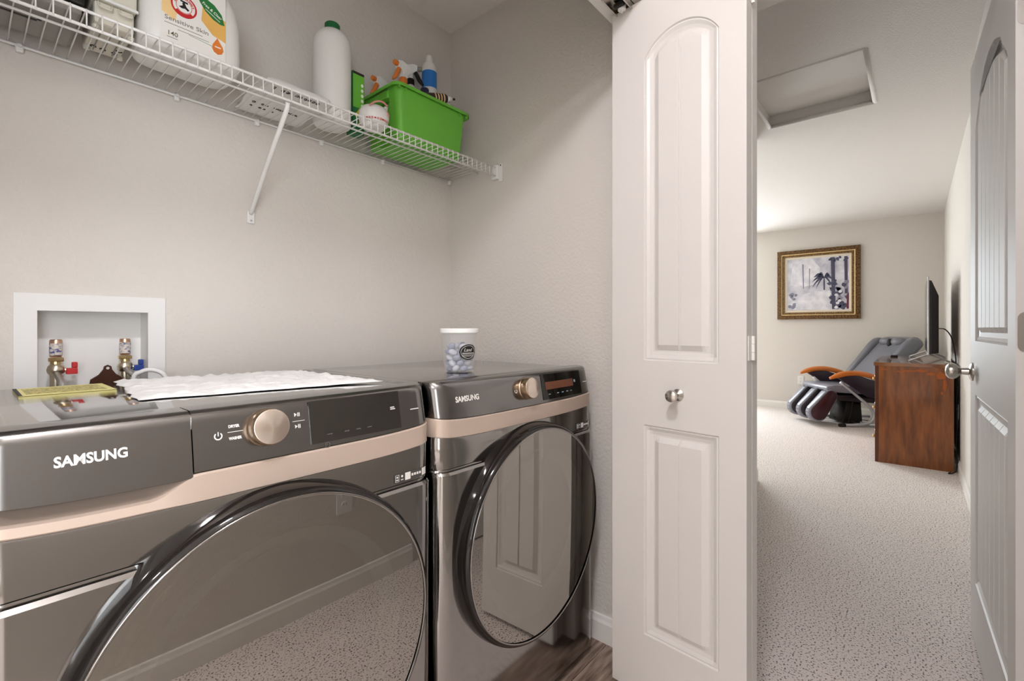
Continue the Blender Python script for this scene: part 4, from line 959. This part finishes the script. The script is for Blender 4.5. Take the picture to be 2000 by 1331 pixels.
# television
tx0, tx1, ty, tb, tt_ = 5.02, 6.14, -.095, .885, 1.515
t = thing('television', 'thin flat screen television seen edge on, standing on the dresser', 'television', ((tx0+tx1)/2, ty, bh))
obj('bezel', B(tx0, tx1, ty+.002, ty+.012, tb, tt_, bev=.002), 'silver_edge', t) if mat('silver_edge', 'a9a7a5', .3, .6) else None
obj('screen', B(tx0+.008, tx1-.008, ty+.0121, ty+.0132, tb+.016, tt_-.008), 'screen', t)
bm = bmesh.new(); loft(bm, [[Vector((x, ty+.0018+dy, z)) for x, z in ((tx0+e, tb+.01+e*.3), (tx1-e, tb+.01+e*.3), (tx1-e, tt_-.02-e*4.5), (tx0+e, tt_-.02-e*4.5))] for dy, e in ((0, .002), (-.014, .003), (-.022, .008), (-.057, .03))]); obj('rear_housing', bm, 'tv_back', t)
for fx in (tx0+.16, tx1-.16):
    bm = bmesh.new()
    for sy in (-1, 1):
        for dx in (-.0, .055): tube(bm, [(fx+dx*.3, ty, tb+.003), (fx+dx, ty+sy*.125, bh+.007)], .0065, 6)
        tube(bm, [(fx, ty+sy*.125, bh+.0065), (fx+.055, ty+sy*.125, bh+.0065)], .0065, 6)
    obj('stand_foot', bm, 'silver', t)
bm = bmesh.new(); tube(bm, smooth_pts([(5.25, ty-.0605, 1.10), (5.2, ty-.10, 1.09), (5.14, ty-.135, 1.02), (5.12, -.252, .86), (5.16, -.250, .7), (5.18, -.249, .5)], 6), .0042, 6)
tag(obj('power_cord', bm, 'black', smooth=True), 'black cord hanging from the back of the television down the wall', 'cord')
bm = bmesh.new(); tube(bm, smooth_pts([(4.95, -.252, .66), (4.96, -.248, .5), (4.94, -.252, .36), (4.97, -.247, .22), (4.93, -.250, .1), (4.87, -.238, .02), (4.84, -.20, .006), (4.88, -.21, .006)], 6), .005, 6)
tag(obj('power_cord', bm, 'black', smooth=True), 'black cord trailing to the carpet behind the dresser corner', 'cord')
t = thing('remote_control', 'slim black remote control lying on the dresser top', 'remote', (6.02, .15, bh))
obj('remote_body', B(5.90, 6.06, .12, .175, bh, bh+.016, bev=.004), 'black', t)
for i in range(4): obj('button', B(5.92+.03*i, 5.935+.03*i, .138, .156, bh+.0162, bh+.0185), 'device_grey', t)
outlet(FX, 1.17, .40, (-1, 0), 'white duplex outlet on the far wall above the massage chair footrest')
outlet(5.12, -.268, .44, (0, 1), 'white duplex outlet on the side wall behind the dresser')

# massage chair, angled: local a = forward, b = away from the hall, z up
MO = Vector((6.72, .62, 0)); fa = Vector((-.58, .815, 0)).normalized(); sb = Vector((fa.y, -fa.x, 0))
mc = thing('massage_chair', 'grey leather massage chair with orange wooden armrests and padded calf rest', 'chair', MO)
def L(a, b, z): return MO+fa*a+sb*b+Vector((0, 0, z))
def slab(name, prof, b0, b1, m, parent, bev=.02, seg=3):
    """outline in (a,z), extruded over b with rounded rim"""
    bm = bmesh.new(); loft(bm, [[L(a, b, z) for a, z in prof] for b in (b0, b1)])
    if bev:
        es = [e for e in bm.edges]; bmesh.ops.bevel(bm, geom=es, offset=bev, segments=seg, affect='EDGES', profile=.5)
    return obj(name, bm, m, parent, smooth=True)
def stadium(p0, p1, r0, r1, n=8):
    p0, p1 = Vector(p0), Vector(p1); d = math.atan2(p1.y-p0.y, p1.x-p0.x); P = []
    for i in range(n+1): t = d-PI/2+PI*i/n; P.append((p1.x+r1*math.cos(t), p1.y+r1*math.sin(t)))
    for i in range(n+1): t = d+PI/2+PI*i/n; P.append((p0.x+r0*math.cos(t), p0.y+r0*math.sin(t)))
    return P
for i, b in enumerate((-.235, -.02, .195)):
    cr = slab('calf_lobe', stadium((.30, .345), (.435, .155), .075, .105), b-.045, b+.045, 'silver_leather', mc, .022) if mat('silver_leather', '84858f', .25) else None
    slab('lobe_side', stadium((.30, .345), (.43, .16), .060, .088), b-.052, b+.052, 'maroon' if i == 0 else 'leather_dark', cr, .004, 1)
for b in (-.128, .088): slab('calf_channel', stadium((.27, .33), (.385, .17), .055, .075), b-.062, b+.062, 'leather_dark', mc, .01, 1)
slab('seat_cushion', [(-.28, .35), (.31, .385), (.345, .415), (.33, .452), (.25, .462), (-.28, .44)], -.265, .265, 'silver_leather', mc, .018)
slab('seat_base', [(-.25, .26), (.24, .29), (.28, .35), (-.25, .345)], -.25, .25, 'leather_dark', mc, .01, 1)
bk = slab('backrest', [(-.20, .40), (-.10, .46), (-.56, .985), (-.64, 1.01), (-.70, .97), (-.32, .42)], -.225, .225, 'leather_grey', mc, .03)
for b0, b1 in ((-.325, -.225), (.225, .325)): slab('side_bolster', [(-.24, .46), (-.14, .52), (-.45, .93), (-.52, .995), (-.62, .985), (-.66, .92)], b0, b1, 'leather_grey', bk, .04)
for b in (-.09, .10):
    bm = bmesh.new(); blob(bm, L(-.545, b, .945), .075, .10, .055, 16, 10, rot=Matrix.Rotation(-.95, 3, 'Z')); obj('head_pillow', bm, 'leather_grey', bk, smooth=True)
bm = bmesh.new(); blob(bm, L(-.50, 0, .93), .035, .03, .05); obj('pillow_gap', bm, 'black', bk, smooth=True)
for b in (-.315, .315):
    bm = bmesh.new(); pts = smooth_pts([L(.335, b, .545), L(.26, b, .575), L(.14, b, .602), (L(.0, b, .597)), L(-.16, b, .55), L(-.36, b, .46)], 5)
    tube(bm, pts, [.012+.014*min(1, i/6) for i in range(len(pts))], 10, flat=1.15); ar = obj('armrest', bm, 'armwood', mc, smooth=True)
    slab('arm_panel', [(.26, .555), (.05, .585), (-.30, .46), (-.30, .30), (-.06, .34)], b-.012, b+.012, 'arm_dark', ar, .004, 1) if mat('arm_dark', '2e2430', .35) else None
slab('pedestal', [(-.12, .02), (.10, .02), (.06, .27), (-.10, .27)], -.14, .14, 'black', mc, .01, 1)
for b in (-.275, .275):
    bm = bmesh.new(); pts = smooth_pts([L(.20, b, .50), L(.04, b, .36), L(-.10, b, .23), L(-.15, b, .14), L(-.12, b, .06), L(-.02, b, .032), L(.17, b, .020)], 5)
    tube(bm, pts, .0155, 10); lg_ = obj('leg_tube', bm, 'silver', mc, smooth=True)
    bm = bmesh.new(); tube(bm, [L(.15, b, .020), L(.215, b, .019)], .019, 10); obj('foot_cap', bm, 'black', lg_)
    bm = bmesh.new(); tube(bm, [L(-.10, b, .030), L(-.45, b, .026)], .0155, 10); obj('floor_tube', bm, 'silver', lg_, smooth=True)
bm = bmesh.new(); tube(bm, [L(-.1, -.275, .03), L(-.1, .275, .03)], .013, 8); obj('cross_tube', bm, 'silver', mc, smooth=True)
for (p, q) in (((.02, -.2, .30), (.06, -.18, .03)), ((.12, .0, .06), (-.2, -.1, .045)), ((.15, .1, .05), (.02, -.22, .05))):
    bm = bmesh.new(); tube(bm, [L(*p), L(*q)], .004, 6); obj('wire_loop', bm, 'black', mc)
